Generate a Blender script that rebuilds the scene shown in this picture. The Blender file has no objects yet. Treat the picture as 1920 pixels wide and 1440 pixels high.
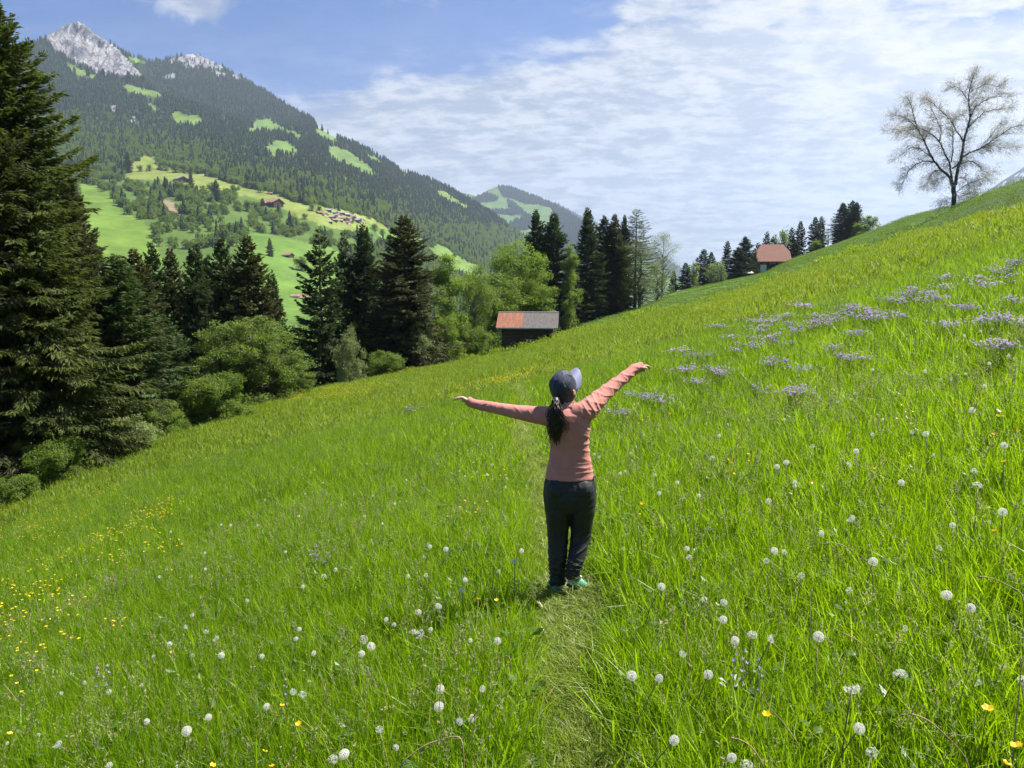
import bpy, bmesh, math
import numpy as np
from mathutils import Vector, Matrix
R_ = math.radians
SC = bpy.context.scene
COL = SC.collection

# ------------------------------------------------------------------ camera
F, PX0, PY0, HOR = 1440.0, 960.0, 720.0, 540.0          # photo pixels (1920 x 1440)
PITCH = math.atan((PY0 - HOR) / F)
cp, sp = math.cos(PITCH), math.sin(PITCH)
def ray(px, py):
    """world direction of a photo pixel (array friendly), camera looks along +Y"""
    px = np.asarray(px, float); py = np.asarray(py, float)
    a = (px - PX0) / F; b = (PY0 - py) / F
    return np.stack([a, cp + b * sp, -sp + b * cp + 0 * a], -1)
YP = 5.42                                                # distance of the walker
_A, _B = ray(0, 935), ray(1640, 441)
S_X, S_Y = np.linalg.solve(np.array([[_A[0], _A[1]], [_B[0], _B[1]]]), np.array([_A[2], _B[2]]))
_d = ray(1062, 1118); _T = YP / _d[1]
CAMZ = float(_T * (S_X * _d[0] + S_Y * _d[1] - _d[2]))
cam = bpy.data.cameras.new('camera'); camo = bpy.data.objects.new('camera', cam); COL.objects.link(camo)
camo.location = (0, 0, CAMZ); camo.rotation_euler = (math.pi / 2 - PITCH, 0, 0)
cam.sensor_width = 36.0; cam.lens = 27.0; cam.clip_start = 0.05; cam.clip_end = 60000
SC.camera = camo
def project(P):
    P = np.asarray(P, float); v = P - np.array([0, 0, CAMZ])
    dep = v[..., 1] * cp - v[..., 2] * sp; up = v[..., 1] * sp + v[..., 2] * cp
    return PX0 + F * v[..., 0] / dep, PY0 - F * up / dep

# ------------------------------------------------------------------ sun, sky, exposure
SUN_EL, SUN_AZ = R_(59), R_(70)                          # azimuth clockwise from +Y (view direction)
TOSUN = Vector((math.cos(SUN_EL) * math.sin(SUN_AZ), math.cos(SUN_EL) * math.cos(SUN_AZ), math.sin(SUN_EL)))
sl = bpy.data.lights.new('sun', 'SUN'); so = bpy.data.objects.new('sun', sl); COL.objects.link(so)
sl.energy = 5.0; sl.angle = R_(0.5); sl.color = (1.0, 0.95, 0.87)
so.rotation_euler = TOSUN.to_track_quat('Z', 'Y').to_euler(); so.location = (40, 20, 80)
SC.view_settings.view_transform = 'Standard'; SC.view_settings.look = 'None'
SC.view_settings.gamma = 1.0; SC.view_settings.exposure = 1.3; SC.view_settings.use_curve_mapping = False
cy = SC.cycles
cy.max_bounces = 8; cy.diffuse_bounces = 3; cy.glossy_bounces = 2; cy.transmission_bounces = 4
cy.transparent_max_bounces = 8; cy.volume_bounces = 0; cy.caustics_reflective = False; cy.caustics_refractive = False
cy.use_denoising = True; cy.denoiser = 'OPENIMAGEDENOISE'; cy.denoising_input_passes = 'RGB_ALBEDO_NORMAL'; cy.denoising_prefilter = 'NONE'; cy.use_adaptive_sampling = True; cy.adaptive_threshold = 0.015
cy.sample_clamp_indirect = 6.0

class NT:
    """small node helper"""
    def __init__(s, tree): s.t = tree; s.n = tree.nodes; s.l = tree.links
    def add(s, typ, ins=None, **kw):
        nd = s.n.new(typ)
        for k, v in kw.items(): setattr(nd, k, v)
        for k, v in (ins or {}).items():
            sock = nd.inputs[k]
            if isinstance(v, bpy.types.NodeSocket): s.l.new(v, sock)
            else: sock.default_value = v
        return nd
    def math(s, op, a, b=0.0, c=0.0, clamp=False):
        return s.add('ShaderNodeMath', {0: a, 1: b, 2: c}, operation=op, use_clamp=clamp).outputs[0]
    def mix(s, fac, a, b, blend='MIX'):
        nd = s.add('ShaderNodeMix', data_type='RGBA', blend_type=blend)
        for i, v in ((0, fac), (6, a), (7, b)):
            if isinstance(v, bpy.types.NodeSocket): s.l.new(v, nd.inputs[i])
            else: nd.inputs[i].default_value = v if i == 0 else (tuple(v) + (1.0,))[:4]
        return nd.outputs[2]
    def noise(s, vec, scale, detail=3.0, rough=0.55, dist=0.0):
        return s.add('ShaderNodeTexNoise', {'Vector': vec, 'Scale': scale, 'Detail': detail, 'Roughness': rough, 'Distortion': dist}).outputs[0]
    def sstep(s, v, a, b, lo=0.0, hi=1.0):
        return s.add('ShaderNodeMapRange', {'Value': v, 'From Min': a, 'From Max': b, 'To Min': lo, 'To Max': hi}, interpolation_type='SMOOTHSTEP').outputs[0]
    def ramp(s, fac, stops, interp='LINEAR'):
        nd = s.add('ShaderNodeValToRGB', {0: fac}); cr = nd.color_ramp; cr.interpolation = interp
        while len(cr.elements) < len(stops): cr.elements.new(0.5)
        for e, (p, c) in zip(cr.elements, stops): e.position = p; e.color = (tuple(c) + (1.0,))[:4] if not isinstance(c, float) else (c, c, c, 1)
        return nd.outputs[0]

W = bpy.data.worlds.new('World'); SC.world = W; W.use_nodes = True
n = NT(W.node_tree); n.n.clear()
sky = n.add('ShaderNodeTexSky', sky_type='NISHITA', sun_disc=False, sun_elevation=SUN_EL, sun_rotation=SUN_AZ,
            altitude=1100.0, air_density=1.0, dust_density=0.3, ozone_density=3.0)
tc = n.add('ShaderNodeTexCoord').outputs['Generated']
sep = n.add('ShaderNodeSeparateXYZ', {0: tc})
dx, dy, dz = sep.outputs
dyc = n.math('MAXIMUM', dy, 0.06); dzc = n.math('ADD', n.math('MAXIMUM', dz, 0.0), 0.16)
u = n.math('DIVIDE', dx, dyc); v = n.math('DIVIDE', dz, dyc)
def uv_of(px, py): r = ray(px, py); return float(r[0] / r[1]), float(r[2] / r[1])
pl = n.add('ShaderNodeCombineXYZ', {0: n.math('DIVIDE', dx, dzc), 1: n.math('DIVIDE', dy, dzc), 2: 0.0}).outputs[0]   # point on a flat cloud layer
plr = n.add('ShaderNodeMapping', {'Vector': pl, 'Rotation': (0, 0, R_(8)), 'Scale': (1.0, 1.25, 1.0)}).outputs[0]
big = n.noise(pl, 0.9, 5, 0.55); mid = n.noise(plr, 4.6, 6, 0.56, 0.25); fine = n.noise(plr, 14.0, 5, 0.6, 0.3)
# edge of the cloud sheet: height v as a function of u
uw = n.math('ADD', u, n.math('ADD', n.math('MULTIPLY', n.math('SUBTRACT', big, 0.5), 0.34), n.math('MULTIPLY', n.math('SUBTRACT', mid, 0.5), 0.20)))
uw = n.math('ADD', n.math('MULTIPLY', uw, n.sstep(v, 0.24, 0.34)), n.math('MULTIPLY', u, n.sstep(v, 0.34, 0.24)))
fc = n.add('ShaderNodeFloatCurve', {1: n.math('MULTIPLY_ADD', uw, 0.5, 0.5, clamp=True)})
cv = fc.mapping.curves[0]
EDGE = [uv_of(*q) for q in ((150, 420), (300, 320), (400, 225), (530, 172), (640, 142), (830, 112), (960, 92), (1040, 82), (1090, 50), (1150, -30), (1260, -200))]
pts = [(0.0, 0.05)] + [(q[0] * 0.5 + 0.5, q[1]) for q in EDGE] + [(1.0, 0.9)]
cv.points[0].location = pts[0]; cv.points[1].location = pts[-1]
for p in pts[1:-1]: cv.points.new(*p)
for p in cv.points: p.handle_type = 'AUTO_CLAMPED'
fc.mapping.update()
edge = n.math('SUBTRACT', fc.outputs[0], v)
edge = n.math('ADD', edge, n.math('MULTIPLY', n.math('SUBTRACT', mid, 0.5), 0.07))
edge = n.math('ADD', edge, n.math('MULTIPLY', n.math('SUBTRACT', fine, 0.5), 0.035))
edge = n.math('ADD', edge, n.math('MULTIPLY', n.math('SUBTRACT', big, 0.5), 0.06))
sheet = n.math('MULTIPLY', n.sstep(edge, -0.014, n.sstep(v, 0.25, 0.36, 0.035, 0.09)), n.sstep(edge, -0.02, 0.06, 0.9, 1.0))
holes = n.sstep(n.math('ADD', n.math('MULTIPLY', mid, 0.6), n.math('ADD', n.math('MULTIPLY', big, 0.3), n.math('MULTIPLY', fine, 0.1))), 0.36, 0.47, 0.25, 1.0)
holes2 = n.math('MAXIMUM', holes, n.sstep(v, 0.36, 0.31))
sheet = n.math('MULTIPLY', sheet, holes2)
# thin veils and wisps over the blue part
uvv = n.add('ShaderNodeCombineXYZ', {0: u, 1: v, 2: 0.0}).outputs[0]
wv = n.add('ShaderNodeMapping', {'Vector': uvv, 'Rotation': (0, 0, R_(20)), 'Scale': (2.2, 7.5, 1.0)}).outputs[0]
wisp = n.sstep(n.noise(wv, 1.5, 8, 0.62, 1.6), 0.47, 0.82, 0.0, 0.62)
veil = n.sstep(v, 0.40, 0.16, 0.03, 0.5)
veil = n.math('MULTIPLY', veil, n.sstep(n.noise(wv, 0.9, 6, 0.6, 0.6), 0.25, 0.65, 0.45, 1.0))
thin = n.math('MAXIMUM', wisp, veil)
# one puffy cloud near the top left
pu, pv = uv_of(362, 8)
du = n.math('SUBTRACT', u, pu); dv = n.math('SUBTRACT', v, pv)
rr = n.math('SQRT', n.math('ADD', n.math('POWER', n.math('MULTIPLY', du, 15.0), 2.0), n.math('POWER', n.math('MULTIPLY', dv, 34.0), 2.0)))
puffn = n.noise(uvv, 22.0, 7, 0.62, 0.5)
puff = n.sstep(n.math('SUBTRACT', n.math('MULTIPLY', puffn, 2.1), rr), 0.05, 0.85, 0.0, 0.8)
dens = n.math('MAXIMUM', n.math('MAXIMUM', sheet, thin), puff)
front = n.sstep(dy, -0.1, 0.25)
dens = n.math('ADD', n.math('MULTIPLY', dens, front), n.math('MULTIPLY', n.math('SUBTRACT', 1.0, front), 0.06))  # unseen sky behind the camera left nearly cloudless to dim the fill light
# brightness inside the sheet
tex = n.math('ADD', n.math('MULTIPLY', mid, 0.50), n.math('ADD', n.math('MULTIPLY', fine, 0.34), n.math('MULTIPLY', big, 0.16)))
lum = n.sstep(tex, 0.41, 0.59, 0.0, 1.0)
hi_v = n.sstep(v, 0.03, 0.25, 0.0, 1.0)
cl_lo = n.mix(hi_v, (0.38, 0.46, 0.57), (0.43, 0.51, 0.65))
cl_hi = n.mix(hi_v, (0.66, 0.73, 0.82), (0.80, 0.84, 0.92))
cloud = n.mix(lum, cl_lo, cl_hi)
cloud = n.mix(n.math('MULTIPLY', n.sstep(u, 0.05, 0.5, 0.0, 0.75), n.sstep(v, 0.12, 0.30)), cloud, n.mix(lum, (0.74, 0.79, 0.90), (1.02, 1.02, 1.04)))
CLK = 7.5
cl_s = n.add('ShaderNodeVectorMath', {0: cloud, 'Scale': CLK}, operation='SCALE').outputs[0]
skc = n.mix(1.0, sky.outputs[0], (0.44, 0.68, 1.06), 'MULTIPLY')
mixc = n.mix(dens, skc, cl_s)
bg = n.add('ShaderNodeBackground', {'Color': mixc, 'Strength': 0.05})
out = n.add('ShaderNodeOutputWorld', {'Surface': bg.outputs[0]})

# ------------------------------------------------------------------ numeric helpers
def _h(ix, iy, iz, seed):
    with np.errstate(over='ignore'):
        k = (ix.astype(np.int64).astype(np.uint32) * np.uint32(374761393) + iy.astype(np.int64).astype(np.uint32) * np.uint32(668265263)
             + iz.astype(np.int64).astype(np.uint32) * np.uint32(2147483647 - 88) + np.uint32((seed * 974711 + 12345) % (2**32)))
        k = (k ^ (k >> np.uint32(13))) * np.uint32(1274126177); k = k ^ (k >> np.uint32(16))
    return (k & np.uint32(0xffffff)).astype(float) / 0xffffff
def vnoise(x, y, z=0.0, seed=0):
    x, y, z = np.broadcast_arrays(np.asarray(x, float), np.asarray(y, float), np.asarray(z, float))
    ix, iy, iz = np.floor(x), np.floor(y), np.floor(z); fx, fy, fz = x - ix, y - iy, z - iz
    fx = fx * fx * (3 - 2 * fx); fy = fy * fy * (3 - 2 * fy); fz = fz * fz * (3 - 2 * fz); r = 0
    for a in (0, 1):
        for b in (0, 1):
            for c in (0, 1):
                r = r + _h(ix + a, iy + b, iz + c, seed) * (fx if a else 1 - fx) * (fy if b else 1 - fy) * (fz if c else 1 - fz)
    return r
def fbm(x, y, z=0.0, seed=0, octv=4, rough=0.5):
    r = 0; a = 1; t = 0; f = 1.0
    for o in range(octv):
        r = r + a * vnoise(np.asarray(x) * f, np.asarray(y) * f, np.asarray(z) * f, seed + o * 7); t += a; a *= rough; f *= 2.03
    return r / t
def ss(x, a, b):
    t = np.clip((np.asarray(x, float) - a) / (b - a), 0, 1); return t * t * (3 - 2 * t)
def inpoly(px, py, poly):
    px = np.asarray(px); py = np.asarray(py); r = np.zeros(px.shape, bool); m = len(poly); j = m - 1
    for i in range(m):
        xi, yi = poly[i]; xj, yj = poly[j]
        if yi != yj:
            r ^= ((yi > py) != (yj > py)) & (px < (xj - xi) * (py - yi) / (yj - yi) + xi)
        j = i
    return r
def unit(a): return a / np.maximum(np.linalg.norm(a, axis=-1, keepdims=True), 1e-9)

# ------------------------------------------------------------------ object helpers
def tag(o, label=None, cat=None, group=None, kind=None):
    if label: o['label'] = label
    if cat: o['category'] = cat
    if group: o['group'] = group
    if kind: o['kind'] = kind
    return o
def empty(name, loc=(0, 0, 0), rz=0.0, parent=None):
    o = bpy.data.objects.new(name, None); COL.objects.link(o); o.location = loc; o.rotation_euler = (0, 0, rz); o.empty_display_size = 0.2
    return o
def mesh_np(name, V, faces, mat=None, smooth=False, attrs=None, col=None):
    """faces: list of int arrays (n,3)/(n,4); attrs: {name: per-vertex float array}"""
    me = bpy.data.meshes.new(name); V = np.asarray(V, np.float32)
    me.vertices.add(len(V)); me.vertices.foreach_set('co', V.ravel())
    faces = [np.asarray(f, np.int32) for f in faces if len(f)]
    if faces:
        nl = sum(f.size for f in faces); nf = sum(len(f) for f in faces)
        me.loops.add(nl); me.loops.foreach_set('vertex_index', np.concatenate([f.ravel() for f in faces]))
        st = []; k = 0
        for f in faces: st.append(k + np.arange(len(f)) * f.shape[1]); k += f.size
        me.polygons.add(nf); me.polygons.foreach_set('loop_start', np.concatenate(st).astype(np.int32))
        me.polygons.foreach_set('use_smooth', np.full(nf, bool(smooth)))
    for k, a in (attrs or {}).items():
        a = np.asarray(a)
        if a.ndim == 2 and a.shape[1] == 3:
            at = me.attributes.new(k, 'FLOAT_VECTOR', 'POINT'); at.data.foreach_set('vector', a.astype(np.float32).ravel())
        elif a.ndim == 2:
            at = me.attributes.new(k, 'FLOAT_COLOR', 'POINT'); at.data.foreach_set('color', a.astype(np.float32).ravel())
        elif a.dtype.kind == 'i':
            at = me.attributes.new(k, 'INT', 'POINT'); at.data.foreach_set('value', a.astype(np.int32))
        else:
            at = me.attributes.new(k, 'FLOAT', 'POINT'); at.data.foreach_set('value', a.astype(np.float32))
    me.update(calc_edges=True); me.validate()
    if mat: me.materials.append(mat)
    return me
def obj(name, me, parent=None, loc=None):
    o = bpy.data.objects.new(name, me); COL.objects.link(o)
    if parent: o.parent = parent
    if loc is not None: o.location = loc
    return o
class MB:
    """collects vertices / faces"""
    def __init__(s): s.V = []; s.Q = []; s.T = []; s.n = 0; s.A = {}
    def add(s, V, quads=None, tris=None, **attrs):
        V = np.asarray(V, float).reshape(-1, 3); s.V.append(V)
        if quads is not None and len(quads): s.Q.append(np.asarray(quads).reshape(-1, 4) + s.n)
        if tris is not None and len(tris): s.T.append(np.asarray(tris).reshape(-1, 3) + s.n)
        for k, a in attrs.items(): s.A.setdefault(k, []).append(np.broadcast_to(np.asarray(a, float), (len(V),)))
        s.n += len(V); return s
    def tube(s, pts, rad, k=6, cap=True, **attrs):
        pts = np.asarray(pts, float); m = len(pts); rad = np.broadcast_to(np.asarray(rad, float), (m,))
        tg = unit(np.gradient(pts, axis=0)); ref = np.array([0, 0, 1.0]) if abs(tg[0][2]) < 0.9 else np.array([1.0, 0, 0])
        V = []; 
        for i in range(m):
            a = np.cross(tg[i], ref); a /= max(np.linalg.norm(a), 1e-9); b = np.cross(tg[i], a); ref = -np.cross(tg[i], a) if False else ref
            th = np.arange(k) * 2 * math.pi / k
            V.append(pts[i] + rad[i] * (np.cos(th)[:, None] * a + np.sin(th)[:, None] * b))
        V = np.concatenate(V); q = []
        for i in range(m - 1):
            for j in range(k): q.append((i * k + j, i * k + (j + 1) % k, (i + 1) * k + (j + 1) % k, (i + 1) * k + j))
        t = []
        if cap:
            V = np.concatenate([V, pts[:1], pts[-1:]])
            for j in range(k): t.append((m * k, (j + 1) % k, j)); t.append((m * k + 1, (m - 1) * k + j, (m - 1) * k + (j + 1) % k))
        return s.add(V, q, t, **attrs)
    def segs(s, P0, P1, r0, r1, **attrs):
        """many 3-sided tapering sticks at once"""
        P0 = np.asarray(P0, float); P1 = np.asarray(P1, float); N = len(P0); d = unit(P1 - P0)
        ref = np.where(np.abs(d[:, 2:3]) < 0.9, np.array([[0, 0, 1.0]]), np.array([[1.0, 0, 0]]))
        a = unit(np.cross(d, ref)); b = np.cross(d, a); r0 = np.broadcast_to(r0, (N,))[:, None]; r1 = np.broadcast_to(r1, (N,))[:, None]
        Vs = []
        for (P, r) in ((P0, r0), (P1, r1)):
            for k in range(3): Vs.append(P + r * (math.cos(k * 2.0944) * a + math.sin(k * 2.0944) * b))
        V = np.stack(Vs, 1).reshape(-1, 3); base = (np.arange(N) * 6)[:, None]
        q = np.concatenate([base + np.array([[0, 1, 4, 3]]), base + np.array([[1, 2, 5, 4]]), base + np.array([[2, 0, 3, 5]])])
        return s.add(V, q, None, **{k: np.repeat(np.broadcast_to(a_, (N,)), 6) for k, a_ in attrs.items()})
    def kites(s, B, D, S, L, Wd, fold=0.15, mid=0.45, rnd=None):
        """leaf shaped quads: base B, direction D, side S"""
        N = len(B); D = unit(D); S = unit(S - D * np.sum(S * D, -1, keepdims=True)); Nn = np.cross(D, S)
        L = np.broadcast_to(L, (N,))[:, None]; Wd = np.broadcast_to(Wd, (N,))[:, None]
        m = B + D * L * mid + Nn * Wd * fold
        V = np.stack([B, m + S * Wd * 0.5, B + D * L, m - S * Wd * 0.5], 1).reshape(-1, 3)
        q = np.arange(N * 4).reshape(N, 4)
        if rnd is None: rnd = np.zeros(N)
        return s.add(V, q, None, rnd=np.repeat(rnd, 4))
    def box(s, c, size, M=None, **attrs):
        c = np.asarray(c, float); h = np.asarray(size, float) / 2
        V = np.array([(x, y, z) for z in (-1, 1) for y in (-1, 1) for x in (-1, 1)], float) * h
        if M is not None: V = V @ np.asarray(M, float).T
        return s.add(V + c, [(0, 2, 3, 1), (4, 5, 7, 6), (0, 1, 5, 4), (2, 6, 7, 3), (0, 4, 6, 2), (1, 3, 7, 5)], None, **attrs)
    def mesh(s, name, mat, smooth=False):
        V = np.concatenate(s.V); A = {k: np.concatenate(a) for k, a in s.A.items() if sum(map(len, a)) == len(V)}
        return mesh_np(name, V, [np.concatenate(s.Q) if s.Q else [], np.concatenate(s.T) if s.T else []], mat, smooth, A)

# ------------------------------------------------------------------ materials
def new_mat(name):
    m = bpy.data.materials.new(name); m.use_nodes = True; nt = NT(m.node_tree); nt.n.clear(); return m, nt
def leaf_mat(name, ca, cb, tcol, tfac=0.4, rough=0.5, spec=0.25, pscale=0.35, tint=0.25, cc=None):
    """foliage: per-leaf and per-clump colour variation, some light coming through"""
    m, t = new_mat(name)
    r = t.add('ShaderNodeAttribute', attribute_name='rnd').outputs['Fac']
    geo = t.add('ShaderNodeNewGeometry'); oi = t.add('ShaderNodeObjectInfo').outputs['Random']
    nz = t.noise(geo.outputs['Position'], pscale, 3)
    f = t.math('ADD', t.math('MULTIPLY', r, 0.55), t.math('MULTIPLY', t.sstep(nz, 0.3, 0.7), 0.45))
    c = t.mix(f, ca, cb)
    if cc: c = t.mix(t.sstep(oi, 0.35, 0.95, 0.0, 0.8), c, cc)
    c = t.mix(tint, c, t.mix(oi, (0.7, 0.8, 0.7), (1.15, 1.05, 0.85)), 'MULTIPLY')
    p = t.add('ShaderNodeBsdfPrincipled', {'Base Color': c, 'Roughness': rough, 'Specular IOR Level': spec})
    tr = t.add('ShaderNodeBsdfTranslucent', {'Color': t.mix(0.65, c, tcol)})
    mx = t.add('ShaderNodeMixShader', {0: tfac, 1: p.outputs[0], 2: tr.outputs[0]})
    t.add('ShaderNodeOutputMaterial', {'Surface': mx.outputs[0]}); return m
def plain_mat(name, col, rough=0.7, spec=0.3, var=0.25, scale=8.0, bump=0.0, bscale=40.0, col2=None, metal=0.0, vec='Object', stretch=None, sheen=0.0):
    m, t = new_mat(name); co = t.add('ShaderNodeTexCoord').outputs[vec]
    if stretch: co = t.add('ShaderNodeMapping', {'Vector': co, 'Scale': stretch}).outputs[0]
    nz = t.noise(co, scale, 5, 0.6)
    c2 = col2 or tuple(x * (1 - var) for x in col)
    c = t.mix(t.sstep(nz, 0.3, 0.7), c2, col)
    ins = {'Base Color': c, 'Roughness': rough, 'Specular IOR Level': spec, 'Metallic': metal}
    if sheen: ins['Sheen Weight'] = sheen
    if bump:
        b = t.add('ShaderNodeBump', {'Height': t.noise(co, bscale, 4, 0.6), 'Strength': bump, 'Distance': 0.02}); ins['Normal'] = b.outputs[0]
    p = t.add('ShaderNodeBsdfPrincipled', ins); t.add('ShaderNodeOutputMaterial', {'Surface': p.outputs[0]}); return m
# ------------------------------------------------------------------ the near hill (meadow): height function
SKYL = np.array([  # px, py of the brow, its distance
 (-900,1300,20),(-400,1105,24),(0,957,32),(60,925,34),(150,887,38),(250,848,42),(330,812,46),(450,778,52),(580,737,62),(700,712,75),(800,690,86),
 (900,667,99),(950,655,112),(1050,624,128),(1130,597,152),(1200,576,178),(1260,549,222),(1350,528,255),(1440,509,292),(1480,487,305),
 (1560,459,322),(1640,430,300),(1700,406,205),(1790,384,118),(1850,361,98),(1920,336,92),(2300,205,92),(2900,10,92)], float)
_dr = ray(SKYL[:, 0], SKYL[:, 1]); _hz = np.hypot(_dr[:, 0], _dr[:, 1])
SK_AZ = np.arctan2(_dr[:, 0], _dr[:, 1]); SK_TAN = _dr[:, 2] / _hz; SK_D = SKYL[:, 2] / np.cos(SK_AZ)
def brow(az): return np.interp(az, SK_AZ, SK_D)
def zg(x, y):
    x = np.asarray(x, float); y = np.asarray(y, float)
    d = np.hypot(x, y); az = np.arctan2(x, y); back = ss(np.abs(az), 1.25, 0.95)
    D = brow(az); tn = np.interp(az, SK_AZ, SK_TAN)
    plane = S_X * x + S_Y * y
    planeD = (S_X * np.sin(az) + S_Y * np.cos(az)) * D
    corr = (CAMZ + D * tn - planeD) * back
    q = np.minimum(d / D, 1.0); z = plane + corr * (0.25 * q + 0.75 * q * q)
    # plane beyond the brow: follow the slope at the brow, then fall away
    sl_ = (planeD / D) + corr * 1.75 / D
    e = np.maximum(d - D, 0.0)
    z = np.where(d > D, plane * 0 + planeD + corr + sl_ * e, z)
    g = np.interp(az, SK_AZ[[0, 9, 13, 15, 17, 27]], [0.62, 0.62, 0.5, 0.3, 0.22, 0.22])
    g = g + np.maximum(sl_, 0)
    kk = 0.06; z = z - np.where(e > 0, g * e * (1 - np.exp(-kk * e)), 0)
    z = z + 0.10 * (fbm(x * 0.28, y * 0.28, 0, 3, 3) - 0.5) * ss(d, 1.5, 8) * ss(D - d, -5, 10) + 0.5 * (fbm(x * 0.05, y * 0.05, 0, 9, 2) - 0.5) * ss(d, 10, 30) * ss(D - d, 0, 25)
    return np.maximum(z, -62.0)
def gp(px, py, h=0.0, dmax=330.0):
    """point h above the meadow seen at a photo pixel"""
    dr = ray(px, py); t = np.geomspace(0.8, dmax, 900)
    P = np.array([0, 0, CAMZ]) + dr * t[:, None]
    f = P[:, 2] - (zg(P[:, 0], P[:, 1]) + h)
    i = np.argmax(f < 0)
    if f[i] >= 0:
        i = int(np.argmin(f)); return np.array([P[i, 0], P[i, 1], zg(P[i, 0], P[i, 1]) + h])
    a = f[i - 1] / (f[i - 1] - f[i]); tt = t[i - 1] + a * (t[i] - t[i - 1]); p = np.array([0, 0, CAMZ]) + dr * tt
    p[2] = zg(p[0], p[1]) + h; return p
def gat(px, d):
    """ground point in the direction of photo column px at distance d (measured straight ahead)"""
    x = (px - PX0) / F * d; y = d; z = zg(x, y)
    dep = y * cp - (z - CAMZ) * sp; x = (px - PX0) / F * dep
    return np.array([x, y, zg(x, y)])

# mesh of the meadow hill
azs = np.concatenate([np.linspace(-math.pi, -1.0, 60)[:-1], np.linspace(-1.0, 1.0, 520), np.linspace(1.0, math.pi, 60)[1:-1]])
rds = np.concatenate([[0.0], np.geomspace(0.6, 700, 230)])
AZ, RD = np.meshgrid(azs, rds, indexing='ij'); na, nr = AZ.shape
X, Y = RD * np.sin(AZ), RD * np.cos(AZ); Z = zg(X, Y)
idx = np.arange(na * nr).reshape(na, nr); i0 = idx; i1 = np.roll(idx, -1, 0)
Q = np.stack([i0[:, :-1], i0[:, 1:], i1[:, 1:], i1[:, :-1]], -1).reshape(-1, 4)
# path strip: worn line in the grass
def path_x(y): return np.interp(y, [1.0, 2.4, 5.4, 9, 16.6, 32, 60], [0.16, 0.23, 0.41, 0.40, 0.36, 0.45, 0.2]) + 0.02 * np.sin(y * 0.9)
def path_w(x, y): return np.maximum(0.98 * ss(np.hypot((x - 0.42) / 0.34, (y - 5.05) / 0.70), 1.15, 0.85), _path_w(x, y))
def _path_w(x, y): return np.where(y > 0.3, np.exp(-((x - path_x(y)) / (0.175 + 0.008 * np.maximum(y, 0))) ** 2), 0.0) * ss(y, 48, 14) + 0.0
m, t = new_mat('meadow_ground')
geo = t.add('ShaderNodeNewGeometry').outputs['Position']
pa = t.add('ShaderNodeAttribute', attribute_name='path').outputs['Fac']
far = t.add('ShaderNodeAttribute', attribute_name='far').outputs['Fac']
n1 = t.noise(geo, 0.12, 5, 0.6); n2 = t.noise(geo, 3.0, 5, 0.65); n3 = t.noise(geo, 30.0, 3)
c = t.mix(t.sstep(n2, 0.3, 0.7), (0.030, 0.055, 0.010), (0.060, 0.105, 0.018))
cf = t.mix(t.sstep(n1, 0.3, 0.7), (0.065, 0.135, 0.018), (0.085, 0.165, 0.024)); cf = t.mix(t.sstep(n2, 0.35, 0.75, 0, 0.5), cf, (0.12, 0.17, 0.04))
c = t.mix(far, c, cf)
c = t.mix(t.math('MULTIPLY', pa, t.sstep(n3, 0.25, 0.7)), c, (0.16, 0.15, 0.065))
bp = t.add('ShaderNodeBump', {'Height': t.math('ADD', n2, n3), 'Strength': 0.6, 'Distance': 0.15})
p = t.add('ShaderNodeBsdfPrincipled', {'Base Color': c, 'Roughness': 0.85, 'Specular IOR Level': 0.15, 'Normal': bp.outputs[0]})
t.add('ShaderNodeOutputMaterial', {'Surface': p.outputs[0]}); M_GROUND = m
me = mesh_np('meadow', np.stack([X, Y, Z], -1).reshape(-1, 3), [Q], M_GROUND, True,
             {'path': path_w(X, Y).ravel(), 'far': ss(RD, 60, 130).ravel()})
tag(obj('meadow', me), kind='structure')

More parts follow.
